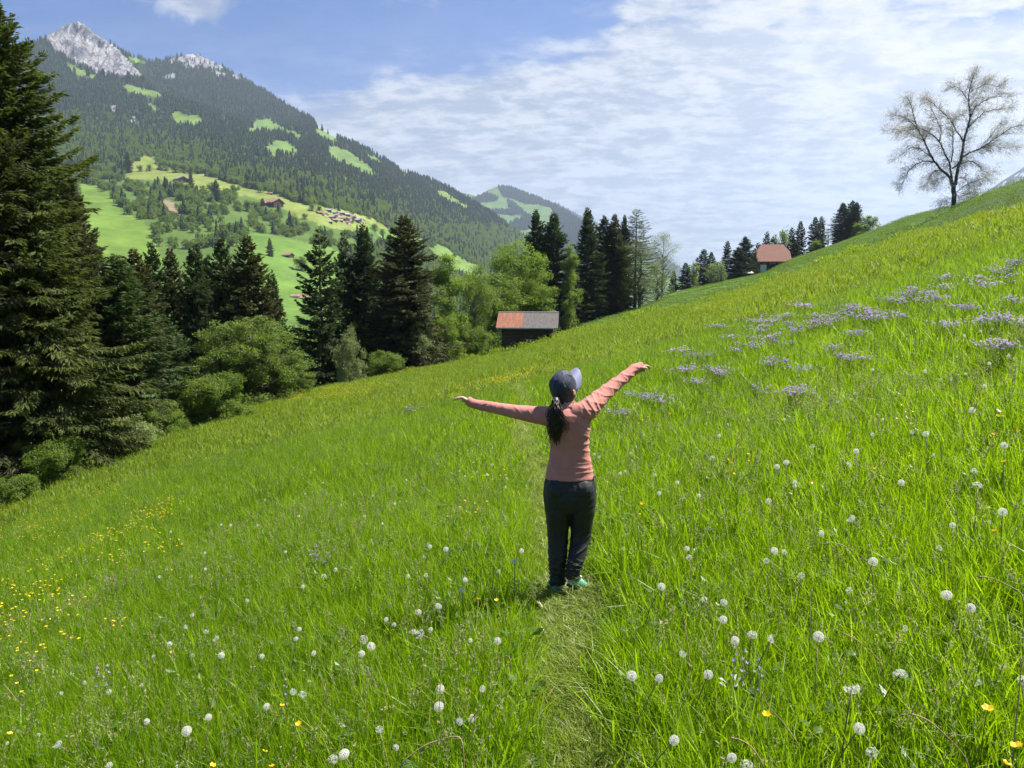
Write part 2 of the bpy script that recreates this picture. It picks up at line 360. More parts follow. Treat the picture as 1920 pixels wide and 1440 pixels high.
# ------------------------------------------------------------------ the far side of the valley
def slope_mesh(name, px, crest, bottom, Rfun, rows, noise_amp, mat, colfun, back=14, rough_fun=None):
    """terrain in front of and behind a crest line; Rfun(px,py)->distance of the ground seen there"""
    nc = len(px); V = np.zeros((nc, rows + back, 3)); PYs = np.zeros((nc, rows))
    vv = np.linspace(0, 1, rows)
    for i, x in enumerate(px):
        py = bottom[i] + (crest[i] - bottom[i]) * vv; PYs[i] = py
        r = np.maximum.accumulate(Rfun(np.full(rows, x), py)); r = r + np.arange(rows) * 0.5
        dr = ray(np.full(rows, x), py); hz = np.hypot(dr[:, 0], dr[:, 1])
        P = np.array([0, 0, CAMZ]) + dr / hz[:, None] * r[:, None]
        V[i, :rows] = P
        ez = P[-1] - P[-2]; out = unit(np.array([dr[-1, 0], dr[-1, 1], 0.0])); bb = np.arange(1, back + 1)
        step = r[-1] * 0.012
        V[i, rows:] = P[-1] + out * (bb * step)[:, None] + np.array([0, 0, -1.0]) * (0.45 * (bb * step) * (1 - np.exp(-bb / 3.0)))[:, None]
    flat = V.reshape(-1, 3)
    nz = fbm(flat[:, 0] / 420, flat[:, 1] / 420, 0, 21, 5, 0.52) - 0.5
    fade = np.concatenate([ss(vv, 0, 0.1) * (1 - 0.75 * ss(vv, 0.85, 1.0)), np.full(back, 0.25)])
    flat[:, 2] += nz * noise_amp * np.tile(fade, nc)
    PXg = np.repeat(px, rows + back); PYg = np.concatenate([PYs, np.repeat(PYs[:, -1:], back, 1)], 1).ravel()
    if rough_fun is not None: flat = flat + rough_fun(flat, PXg, PYg)
    cols = colfun(flat, PXg, PYg)
    ii = np.arange(nc * (rows + back)).reshape(nc, rows + back)
    q = np.stack([ii[:-1, :-1], ii[1:, :-1], ii[1:, 1:], ii[:-1, 1:]], -1).reshape(-1, 4)
    me = mesh_np(name, flat, [q], mat, True, {'Col': cols[0], 'rock': cols[1]})
    o = tag(obj(name, me), kind='structure')
    return o, flat.reshape(nc, rows + back, 3), PYs
# pastures of the far side (photo outlines of the clearings)
PAST = [
 ([(140,345),(183,360),(207,369),(233,397),(262,420),(290,445),(305,500),(150,500)], (0.105,0.175,0.028)),
 ([(226,327),(236,316),(232,303),(273,283),(293,293),(320,312),(383,325),(430,343),(467,359),(513,370),(547,384),(580,390),(620,397),(687,405),(713,417),(745,434),(780,447),(800,462),(740,450),(700,440),(650,437),(610,430),(567,411),(533,398),(493,383),(433,362),(393,366),(350,353),(300,341),(250,345)], (0.155,0.195,0.045)),
 ([(470,438),(500,442),(525,450),(585,465),(640,480),(660,660),(470,660),(505,560),(480,500),(440,470)], (0.092,0.165,0.030)),
 ([(690,425),(745,436),(790,452),(800,470),(770,468),(730,452),(690,442)], (0.10,0.18,0.03)),
 ([(795,468),(830,466),(865,488),(905,508),(900,532),(860,520),(825,500)], (0.11,0.18,0.035)),
 ([(463,243),(480,224),(500,222),(523,230),(545,240),(565,250),(560,257),(523,240),(500,241),(485,243),(472,252)], (0.10,0.17,0.04)),
 ([(492,277),(507,266),(523,260),(543,264),(560,275),(557,287),(535,284),(523,285),(513,291)], (0.10,0.17,0.04)),
 ([(615,268),(640,277),(663,291),(690,310),(715,328),(680,322),(647,305),(618,294)], (0.10,0.165,0.04)),
 ([(590,236),(612,247),(635,260),(645,270),(613,258),(590,248)], (0.11,0.18,0.04)),
 ([(683,290),(700,292),(713,297),(718,308),(697,304)], (0.11,0.18,0.04)),
 ([(738,313),(755,321),(775,328),(760,330)], (0.11,0.18,0.04)),
 ([(803,352),(820,353),(838,360),(863,377),(902,398),(863,391),(827,379)], (0.115,0.175,0.04)),
 ([(225,163),(245,162),(267,167),(290,172),(312,181),(293,188),(270,184),(245,178)], (0.11,0.175,0.04)),
 ([(315,209),(335,211),(360,217),(384,224),(367,236),(345,232),(330,227)], (0.11,0.175,0.035)),
 ([(122,115),(143,124),(160,135),(182,139),(178,152),(160,148),(140,142)], (0.11,0.18,0.04)),
 ([(238,104),(258,109),(276,113),(275,120),(252,117)], (0.11,0.18,0.045)),
 ([(275,195),(290,198),(305,206),(290,210)], (0.12,0.17,0.045)),
]
ROCK = [[(82,62),(100,48),(125,38),(147,30),(165,45),(187,65),(215,86),(240,110),(258,132),(270,149),(255,147),(247,141),(230,147),(213,141),(205,148),(192,136),(180,138),(165,128),(143,120),(130,112),(100,95)],
        [(318,118),(335,106),(352,99),(375,98),(392,108),(412,121),(430,128),(410,130),(385,128),(362,130),(345,124)],
        [(302,148),(318,138),(330,140),(328,148),(312,151)], [(398,134),(415,132),(425,142),(410,145)], [(432,138),(446,140),(452,150),(440,150)],
        [(205,205),(217,200),(222,212),(212,216)], [(240,218),(256,216),(262,232),(248,228)], [(222,228),(232,222),(236,234)]]
def crestline(px, tab): a = np.array(tab, float); return np.interp(px, a[:, 0], a[:, 1])
MPX = np.arange(-420, 1160, 2.8)
CREST = crestline(MPX, [(-420,20),(-150,60),(40,95),(85,70),(100,60),(118,52),(135,45),(147,42),(160,48),(185,70),(215,86),(240,104),(262,110),(277,117),(300,116),(318,112),(335,105),(352,103),(372,102),(382,108),(395,114),(412,121),(430,132),(455,146),(480,162),(510,181),(540,199),(570,217),(586,226),(594,238),(625,256),(660,271),(690,284),(720,301),(745,318),(770,328),(800,336),(820,345),(840,353),(856,362),(900,388),(950,420),(1000,455),(1060,500),(1160,560)])
BOT = crestline(MPX, [(-420,1000),(700,1000),(900,900),(1160,800)])
_Rpy = np.array([25, 60, 100, 150, 225, 280, 330, 380, 420, 480, 540, 580, 640, 700, 800, 900, 1000], float)[::-1]
_Rr = np.array([3960, 3860, 3720, 3420, 2780, 2180, 1680, 1310, 1080, 850, 680, 560, 430, 330, 235, 175, 140], float)[::-1]
def Rmain(px, py):
    r = np.interp(-py, -_Rpy, _Rr)
    k = np.interp(px, [0, 400, 600, 700, 800, 900, 1000, 1160], [1.0, 1.0, 1.15, 1.45, 2.0, 2.6, 3.2, 3.8]); k = 1 + (k - 1) * ss(py, 720, 560)
    yb = np.interp(px, [200, 270, 310, 380, 480, 590], [130, 152, 185, 210, 236, 240])
    jump = 520 * ss(yb - py, -4, 5) * ss(px, 255, 275) * (1 - ss(px, 560, 600))
    return r * k + jump
def main_cols(P, px, py):
    wob = (fbm(px / 9, py / 9, 0, 5, 3) - 0.5)
    qx = px + 13 * (fbm(px / 12, py / 9, 3.3, 8, 4, .6) - 0.5); qy = py + 9 * (fbm(px / 10, py / 8, 6.3, 5, 4, .6) - 0.5)
    N = len(P); c = np.zeros((N, 4)); c[:, 3] = 1
    c[:, :3] = np.array([0.034, 0.060, 0.018]); low = ss(py, 180, 330)[:, None]
    c[:, :3] = c[:, :3] * (1 - low) + np.array([0.070, 0.120, 0.024]) * low
    nn = fbm(P[:, 0] / 60, P[:, 1] / 60, 0, 33, 4)[:, None]
    for poly, col in PAST:
        k = inpoly(qx, qy, poly); c[k, :3] = np.array(col) * (0.6 + 0.5 * nn[k] + 0.35 * fbm(px[k] / 14, py[k] / 3.5, 2.0, 14, 3)[:, None])
    rk = np.zeros(N)
    for poly in ROCK: rk[inpoly(px + 10 * wob, py + 8 * (fbm(px / 7, py / 7, 9, 2, 3) - 0.5), poly)] = 1
    gully = inpoly(qx, qy, [(295,385),(315,380),(335,395),(345,415),(320,408)]); c[gully, :3] = (0.20, 0.16, 0.11)
    c[rk > 0, :3] = np.array([0.30, 0.295, 0.30]) * (0.7 + 0.5 * nn[rk > 0])
    return c, rk
def rock_rough(P, px, py):
    rk = np.zeros(len(P))
    for poly in ROCK[:2]: rk[inpoly(px, py, poly)] = 1
    a = np.abs(fbm(px / 11 + py / 22, py / 30, 0, 12, 3, 0.5) - 0.5) * 2
    o = np.zeros_like(P); dirv = unit(np.stack([P[:, 0], P[:, 1], 0 * px], -1))
    o += dirv * ((a - 0.3) * 60 * rk)[:, None]; return o
m, t = new_mat('mountain'); 
col = t.add('ShaderNodeAttribute', attribute_name='Col').outputs['Color']; rk = t.add('ShaderNodeAttribute', attribute_name='rock').outputs['Fac']
geo = t.add('ShaderNodeNewGeometry').outputs['Position']
nA = t.noise(geo, 0.02, 8, 0.65); st = t.add('ShaderNodeMapping', {'Vector': geo, 'Scale': (0.016, 0.016, 0.0055)}).outputs[0]
nB = t.noise(st, 1.0, 8, 0.7, 0.8)
c = t.mix(rk, t.mix(0.6, col, t.mix(t.sstep(nA, 0.3, 0.7), (0.6, 0.65, 0.6), (1.3, 1.2, 1.1)), 'MULTIPLY'),
          t.mix(1.0, col, t.mix(t.sstep(nB, 0.36, 0.60), (0.40, 0.42, 0.47), (1.25, 1.24, 1.22)), 'MULTIPLY'))
bp = t.add('ShaderNodeBump', {'Height': nB, 'Strength': t.math('MULTIPLY', rk, 1.0), 'Distance': 40.0})
p = t.add('ShaderNodeBsdfPrincipled', {'Base Color': c, 'Roughness': 0.9, 'Specular IOR Level': 0.1, 'Normal': bp.outputs[0]})
t.add('ShaderNodeOutputMaterial', {'Surface': p.outputs[0]}); M_MOUNT = m
_, MT_V, MT_PY = slope_mesh('mountainside', MPX, CREST, BOT, Rmain, 330, 55.0, M_MOUNT, main_cols, rough_fun=rock_rough)

# second hill down the valley, third behind it, and the snowy one on the right
HPX = np.arange(790, 1330, 2.5)
HCREST = crestline(HPX, [(790,395),(850,368),(866,362),(880,364),(895,368),(915,356),(932,350),(955,350),(980,360),(1000,368),(1035,383),(1060,397),(1085,412),(1150,450),(1330,560)])
def Rhill(px, py): return np.interp(-py, [-600, -500, -440, -400, -370, -340], [3800, 4300, 5000, 5700, 6200, 6700])
FOR2 = [[(930,346),(955,347),(980,358),(1010,369),(1035,380),(1085,405),(1120,440),(1120,470),(1085,440),(1050,420),(1033,390),(1010,382),(985,381),(963,371),(945,368)],
        [(862,372),(885,374),(913,364),(935,370),(930,376),(900,380),(875,384)], [(955,415),(987,406),(1002,420),(985,430),(955,428)],
        [(950,372),(965,380),(985,396),(1005,412),(1000,416),(975,398),(955,385)], [(905,396),(935,393),(960,392),(985,397),(960,400),(930,400)],
        [(1000,440),(1030,420),(1060,428),(1100,450),(1150,480),(1150,520),(950,500),(960,450)]]
def hill_cols(P, px, py):
    N = len(P); c = np.zeros((N, 4)); c[:, 3] = 1; nn = fbm(P[:, 0] / 90, P[:, 1] / 90, 0, 4, 4)[:, None]
    c[:, :3] = np.array([0.085, 0.15, 0.04]) * (0.7 + 0.6 * nn)
    for poly in FOR2: c[inpoly(px, py, poly), :3] = (0.028, 0.05, 0.018)
    return c, np.zeros(N)
_, HT_V, HT_PY = slope_mesh('hill', HPX, HCREST, np.full(len(HPX), 590.0), Rhill, 110, 60.0, M_MOUNT, hill_cols)
TPX = np.arange(1040, 1420, 3.0)
TCREST = crestline(TPX, [(1040,380),(1080,400),(1150,432),(1210,458),(1240,478),(1268,497),(1300,522),(1420,600)])
_, TT_V, TT_PY = slope_mesh('hill', TPX, TCREST, np.full(len(TPX), 640.0), lambda px, py: np.interp(-py, [-640, -380], [6800, 8600]), 60, 60.0, M_MOUNT,
    lambda P, px, py: (np.tile(np.array([[0.03, 0.055, 0.02, 1]]), (len(P), 1)), np.zeros(len(P))))
SPX = np.arange(1700, 2100, 3.0)
SCREST = crestline(SPX, [(1700,450),(1800,392),(1830,372),(1852,358),(1875,342),(1900,326),(1920,313),(2000,270),(2200,190),(2500,260)])
def snow_cols(P, px, py):
    N = len(P); c = np.zeros((N, 4)); c[:, 3] = 1; c[:, :3] = (0.10, 0.105, 0.11)
    s = fbm((px + 1.6 * py) / 7, (py - 0.5 * px) / 3.2, 0, 31, 4); cr = crestline(px, list(zip(SPX, SCREST)))
    k = (s > 0.53) & (py - cr > 6) & (py - cr < 60); c[k, :3] = (0.85, 0.87, 0.9); return c, np.zeros(N)
slope_mesh('mountain', SPX, SCREST, np.full(len(SPX), 560.0), lambda px, py: np.interp(-py, [-560, -200], [5500, 6500]), 110, 70.0, M_MOUNT, snow_cols)
def on_mount(px, py):
    dr = ray(px, py); hz = math.hypot(dr[0], dr[1]); c = int(round((px - MPX[0]) / 2.8)); c = min(max(c, 0), len(MPX) - 1)
    Pc = MT_V[c, :330]; i = int(np.argmin(np.abs(MT_PY[c] - py))); return Pc[i].copy()
# ------------------------------------------------------------------ trees
RNG = np.random.default_rng(7)
M_BARK = plain_mat('bark_spruce', (0.13, 0.10, 0.08), 0.9, 0.1, 0.5, 3.0, 0.6, 14.0, stretch=(4, 4, 1))
M_BARK2 = plain_mat('bark_leaf', (0.17, 0.15, 0.12), 0.9, 0.1, 0.5, 3.0, 0.6, 14.0, stretch=(4, 4, 1))
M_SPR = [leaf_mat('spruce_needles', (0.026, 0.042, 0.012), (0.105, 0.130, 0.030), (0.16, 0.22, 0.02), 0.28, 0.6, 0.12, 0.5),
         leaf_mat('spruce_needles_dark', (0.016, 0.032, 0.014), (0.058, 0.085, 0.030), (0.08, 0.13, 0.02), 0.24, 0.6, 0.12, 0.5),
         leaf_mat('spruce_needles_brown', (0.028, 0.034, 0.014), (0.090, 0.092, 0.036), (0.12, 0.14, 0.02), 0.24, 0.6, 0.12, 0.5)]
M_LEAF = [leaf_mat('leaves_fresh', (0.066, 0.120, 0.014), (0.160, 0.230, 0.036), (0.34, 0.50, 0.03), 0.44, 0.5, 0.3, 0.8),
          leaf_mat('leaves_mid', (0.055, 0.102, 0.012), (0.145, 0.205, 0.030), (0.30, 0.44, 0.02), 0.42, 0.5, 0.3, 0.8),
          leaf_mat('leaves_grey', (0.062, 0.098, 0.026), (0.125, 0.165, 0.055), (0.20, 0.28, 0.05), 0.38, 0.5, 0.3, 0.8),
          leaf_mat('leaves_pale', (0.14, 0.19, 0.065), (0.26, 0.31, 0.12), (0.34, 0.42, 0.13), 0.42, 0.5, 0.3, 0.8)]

def spruce_mesh(seed, H, Rr, spacing=0.42, per=8, tw=26, tl=0.42, twd=0.075, hang=0.75, low=0.05, gap=0.12, sparse=1.0, tk=0.014):
    g = np.random.default_rng(seed); wood = MB(); fol = MB()
    zz = np.linspace(0, H, 14); wob = np.stack([np.cumsum(g.normal(0, 0.03, 14)), np.cumsum(g.normal(0, 0.03, 14)), zz], -1); wob[:, :2] -= wob[0, :2]
    wood.tube(wob, np.linspace(H * tk, 0.012, 14), 8)
    zs = np.arange(H * low, H * 0.985, spacing); cnt = per
    z = np.repeat(zs, cnt) + g.normal(0, spacing * 0.35, len(zs) * cnt); z = np.clip(z, H * low * 0.6, H * 0.992); u = z / H
    az = np.tile(np.arange(cnt) * 2 * math.pi / cnt, len(zs)) + np.repeat(g.uniform(0, 6.28, len(zs)), cnt) + g.normal(0, 0.25, len(z))
    lob = 1 + 0.22 * np.sin(az * 2 + u * 9 + seed) + 0.16 * np.sin(az * 5 + u * 23 + seed * 2)
    L = Rr * np.clip(1 - u, 0, 1) ** 0.60 * (1 - np.exp(-(1 - u) * 13)) * g.uniform(0.66, 1.12, len(z)) * lob + 0.10
    L *= np.where(u < 0.12, 0.75 + 2 * u, 1.0)
    keep = g.random(len(z)) > gap; z, u, az, L = z[keep], u[keep], az[keep], L[keep]; N = len(z)
    a = 0.75 * u ** 1.4 - 0.08 + g.normal(0, 0.08, N); b = 0.62 * (1 - u * 0.75) + g.normal(0, 0.08, N); c = 0.33 + g.normal(0, 0.08, N)
    ox = np.interp(z, zz, wob[:, 0]); oy = np.interp(z, zz, wob[:, 1]); dh = np.stack([np.cos(az), np.sin(az), 0 * az], -1)
    def P(i, t): return np.stack([ox[i], oy[i], z[i]], -1) + dh[i] * (L[i] * t)[:, None] + np.array([0, 0, 1.0]) * (L[i] * (a[i] * t - b[i] * t * t + c[i] * t ** 3))[:, None]
    ii = np.arange(N); t0 = np.zeros(N)
    for k in range(4): wood.segs(P(ii, t0 + k / 4), P(ii, t0 + (k + 1) / 4), 0.008 + 0.010 * L * (1 - k / 4), 0.006 + 0.010 * L * (1 - (k + 1) / 4))
    nt = np.maximum((L * tw * sparse).astype(int), 4); i = np.repeat(ii, nt); M = len(i)
    t = g.random(M) ** 0.62 * 1.0; B = P(i, t); Tn = unit(P(i, np.minimum(t + 0.03, 1.05)) - P(i, t - 0.03))
    sd = np.stack([-np.sin(az[i]), np.cos(az[i]), 0 * t], -1) * g.choice([-1, 1], M)[:, None]
    hg = hang * g.uniform(0.1, 1.35, M) * (1 - 0.55 * u[i])
    spread = g.uniform(0.15, 1.0, M)
    B = B + sd * (g.random(M) ** 1.3 * 0.20 * L[i] * (1 - 0.75 * t))[:, None] + g.normal(0, 0.04, (M, 3))
    D = Tn * g.uniform(0.4, 1.0, M)[:, None] + sd * spread[:, None] - np.array([0, 0, 1.0]) * hg[:, None]
    ln = tl * g.uniform(0.55, 1.25, M) * (0.65 + 0.35 * (1 - t)) * (0.55 + 0.45 * np.minimum(L[i] / Rr * 1.5, 1))
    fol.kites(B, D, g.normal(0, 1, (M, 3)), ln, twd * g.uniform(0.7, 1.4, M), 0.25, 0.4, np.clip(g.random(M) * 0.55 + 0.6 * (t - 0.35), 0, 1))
    return wood, fol
def leafy_mesh(seed, H, Rr, base=0.12, clumps=170, leaves=150, ls=0.17, cr=0.62, shape='oval', trunk=0.018, lobes=9, stems=1, hollow=0.45):
    """crown of leaf clumps on a branching frame; a crown is several overlapping lobes"""
    g = np.random.default_rng(seed); wood = MB(); fol = MB()
    zc = H * (base + 1) / 2; hh = H * (1 - base) / 2
    def width(q):   # q 0..1 from crown base to top
        if shape == 'cone': return (0.45 + 0.55 * ss(q, 0, .18)) * (1 - q) ** 0.6 + 0.10
        if shape == 'column': return 0.55 + 0.45 * np.sin(np.clip(q, 0, 1) * math.pi) ** 0.7
        if shape == 'dome': return np.sqrt(np.clip(1 - (q * 0.97) ** 2.2, 0, 1))
        return np.sin(np.clip(q * 0.93 + 0.06, 0, 1) * math.pi) ** 0.62
    lc = []
    for k in range(lobes):
        q = (k + 0.5) / lobes * 0.92; th = k * 2.4 + g.uniform(-.5, .5); rr = width(q) * Rr * g.uniform(0.35, 0.62)
        lc.append((rr * math.cos(th), rr * math.sin(th), H * (base + (1 - base) * q), Rr * g.uniform(0.42, 0.62) * (0.5 + 0.5 * width(q))))
    lc = np.array(lc)
    C = []; 
    while len(C) < clumps:
        k = g.integers(0, lobes); v = unit(g.normal(0, 1, 3)); rad = lc[k, 3] * (hollow + (1 - hollow) * g.random() ** 0.6) 
        p = lc[k, :3] + v * rad * np.array([1, 1, 1.05]); q = (p[2] / H - base) / (1 - base)
        if q < -0.02 or q > 1.0: continue
        if math.hypot(p[0], p[1]) > Rr * (width(min(max(q, 0), 1)) * 1.1 + 0.05): continue
        C.append(p)
    C = np.array(C); n0 = len(C)
    for s_ in range(stems):
        th = s_ * 2.4 + 1; r0 = 0 if stems == 1 else 0.12 * Rr
        top = np.array([0.06 * Rr * math.cos(seed + s_) + (0 if stems == 1 else 0.5 * Rr * math.cos(th)), 0.06 * Rr * math.sin(seed + s_) + (0 if stems == 1 else 0.5 * Rr * math.sin(th)), H * 0.86])
        bot = np.array([r0 * math.cos(th), r0 * math.sin(th), -0.3]); tt = np.linspace(0, 1, 10)[:, None]
        ax = bot + (top - bot) * tt + np.concatenate([[[0, 0, 0]], g.normal(0, 0.012 * H, (9, 3))]) * np.array([1, 1, 0.2])
        wood.tube(ax, np.linspace(H * trunk, 0.015, 10) * (1.0 if stems == 1 else 0.6), 8)
        for j in range(s_, n0, stems):
            zz = C[j, 2] - 0.55 * math.hypot(C[j, 0], C[j, 1]) - 0.3; f = np.clip(zz / (H * 0.86), 0.06, 0.97)
            st = np.array([np.interp(f, tt[:, 0], ax[:, d_]) for d_ in range(3)]); mdp = (st + C[j]) / 2 + np.array([0, 0, 0.10 * np.linalg.norm(C[j] - st)])
            r = 0.006 * H * (1 - f) + 0.01
            wood.segs([st, mdp], [mdp, C[j]], [r, r * 0.6], [r * 0.6, 0.006])
    per = np.maximum((leaves * g.uniform(0.6, 1.4, n0)).astype(int), 8); i = np.repeat(np.arange(n0), per); M = len(i)
    crs = cr * g.uniform(0.65, 1.35, n0)
    off = unit(g.normal(0, 1, (M, 3))) * (g.random(M) ** 0.45)[:, None] * crs[i][:, None] * np.array([1.0, 1.0, 0.72])
    B = C[i] + off
    D = unit(off) * 0.7 + g.normal(0, 0.55, (M, 3)) + np.array([0, 0, -0.25])
    fol.kites(B, D, np.cross(D, np.array([0, 0, 1.0])) + g.normal(0, 0.45, (M, 3)), ls * g.uniform(0.6, 1.3, M), ls * 0.62 * g.uniform(0.7, 1.25, M), 0.12, 0.5,
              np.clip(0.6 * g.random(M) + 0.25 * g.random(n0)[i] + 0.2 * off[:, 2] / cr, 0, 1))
    return wood, fol
MODEL = {}
def model(name, wf, leafmat, bark, H, Rr):
    w, f = wf; MODEL[name] = (w.mesh(name + '_trunk', bark, True), f.mesh(name + '_crown', leafmat), H, Rr)
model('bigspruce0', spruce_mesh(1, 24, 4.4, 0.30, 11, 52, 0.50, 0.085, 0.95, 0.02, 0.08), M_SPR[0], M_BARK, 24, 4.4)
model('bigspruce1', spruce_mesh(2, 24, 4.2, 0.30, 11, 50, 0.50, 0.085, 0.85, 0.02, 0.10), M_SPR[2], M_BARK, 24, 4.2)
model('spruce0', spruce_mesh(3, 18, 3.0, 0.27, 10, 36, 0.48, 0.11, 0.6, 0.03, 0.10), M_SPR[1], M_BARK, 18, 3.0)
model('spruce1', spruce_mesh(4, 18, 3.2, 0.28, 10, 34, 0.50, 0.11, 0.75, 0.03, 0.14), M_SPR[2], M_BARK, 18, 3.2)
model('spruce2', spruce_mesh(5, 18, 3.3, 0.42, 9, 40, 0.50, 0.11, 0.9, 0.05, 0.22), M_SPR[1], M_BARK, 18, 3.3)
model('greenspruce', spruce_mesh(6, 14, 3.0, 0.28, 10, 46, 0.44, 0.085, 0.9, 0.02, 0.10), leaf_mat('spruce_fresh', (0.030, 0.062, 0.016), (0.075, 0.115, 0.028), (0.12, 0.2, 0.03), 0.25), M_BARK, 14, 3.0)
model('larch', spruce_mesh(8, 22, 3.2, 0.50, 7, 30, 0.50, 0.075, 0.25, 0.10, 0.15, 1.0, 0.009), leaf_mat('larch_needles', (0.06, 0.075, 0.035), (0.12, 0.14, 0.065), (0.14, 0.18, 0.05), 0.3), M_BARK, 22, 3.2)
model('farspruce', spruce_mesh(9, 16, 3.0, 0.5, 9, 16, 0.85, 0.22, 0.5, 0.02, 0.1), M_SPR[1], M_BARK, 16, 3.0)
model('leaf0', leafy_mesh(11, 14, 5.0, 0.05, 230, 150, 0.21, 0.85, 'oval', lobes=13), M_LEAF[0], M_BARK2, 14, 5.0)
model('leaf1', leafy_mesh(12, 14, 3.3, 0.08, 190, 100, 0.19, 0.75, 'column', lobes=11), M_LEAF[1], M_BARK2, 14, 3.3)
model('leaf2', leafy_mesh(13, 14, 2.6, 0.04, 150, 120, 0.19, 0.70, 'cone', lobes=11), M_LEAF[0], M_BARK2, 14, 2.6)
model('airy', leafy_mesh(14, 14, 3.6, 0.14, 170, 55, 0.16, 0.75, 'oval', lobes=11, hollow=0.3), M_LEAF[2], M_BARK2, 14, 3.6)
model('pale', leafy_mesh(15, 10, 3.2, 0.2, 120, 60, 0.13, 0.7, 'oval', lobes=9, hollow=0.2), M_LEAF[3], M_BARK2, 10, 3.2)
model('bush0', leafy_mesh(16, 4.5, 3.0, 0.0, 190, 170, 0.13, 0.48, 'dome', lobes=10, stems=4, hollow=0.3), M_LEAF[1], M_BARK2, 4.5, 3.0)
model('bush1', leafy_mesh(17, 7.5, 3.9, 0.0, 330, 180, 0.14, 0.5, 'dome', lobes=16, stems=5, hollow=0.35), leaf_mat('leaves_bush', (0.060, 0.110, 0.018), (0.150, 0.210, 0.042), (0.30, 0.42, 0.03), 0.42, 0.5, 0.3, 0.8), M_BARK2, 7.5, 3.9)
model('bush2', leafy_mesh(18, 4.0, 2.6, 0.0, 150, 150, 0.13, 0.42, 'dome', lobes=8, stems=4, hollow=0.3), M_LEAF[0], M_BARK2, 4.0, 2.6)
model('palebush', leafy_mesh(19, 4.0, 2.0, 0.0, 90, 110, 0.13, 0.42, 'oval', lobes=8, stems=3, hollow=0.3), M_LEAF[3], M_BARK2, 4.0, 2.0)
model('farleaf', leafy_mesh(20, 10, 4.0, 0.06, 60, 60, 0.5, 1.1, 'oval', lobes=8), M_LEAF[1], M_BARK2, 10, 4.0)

def plant(kind, name, base, H, Rr, label, cat, group=None, rz=None, sink=0.15):
    tw, cw, H0, R0 = MODEL[kind]
    e = empty(name, tuple(base - np.array([0, 0, sink])), RNG.uniform(0, 6.28) if rz is None else rz)
    sx = Rr / R0; e.scale = (sx, sx, H / H0)
    obj('trunk', tw, e); obj('crown', cw, e); return tag(e, label, cat, group)
def plant_px(kind, name, px, d, top, wid, label, cat, group=None, rz=None, extra=0.0):
    b = gat(px, d); dr = ray(px, top); hd = math.hypot(b[0], b[1]); zt = CAMZ + hd * dr[2] / math.hypot(dr[0], dr[1])
    k = (1.20 if 'big' in kind else (1.32 if px < 560 else 1.15)) if 'spruce' in kind else (1.5 if kind == 'larch' else 1.05)
    return plant(kind, name, b, max(zt - b[2], 1.5), k * wid / 2 / F * d, label, cat, group, rz, 0.3)
SP, LT, BU = ('spruce_tree', 'spruce'), ('leafy_tree', 'tree'), ('bush', 'bush')
G1, G2, G3, G4 = 'spruces along the lower edge of the meadow', 'leafy trees along the lower edge of the meadow', 'bushes along the lower edge of the meadow', 'trees around the farmhouse'
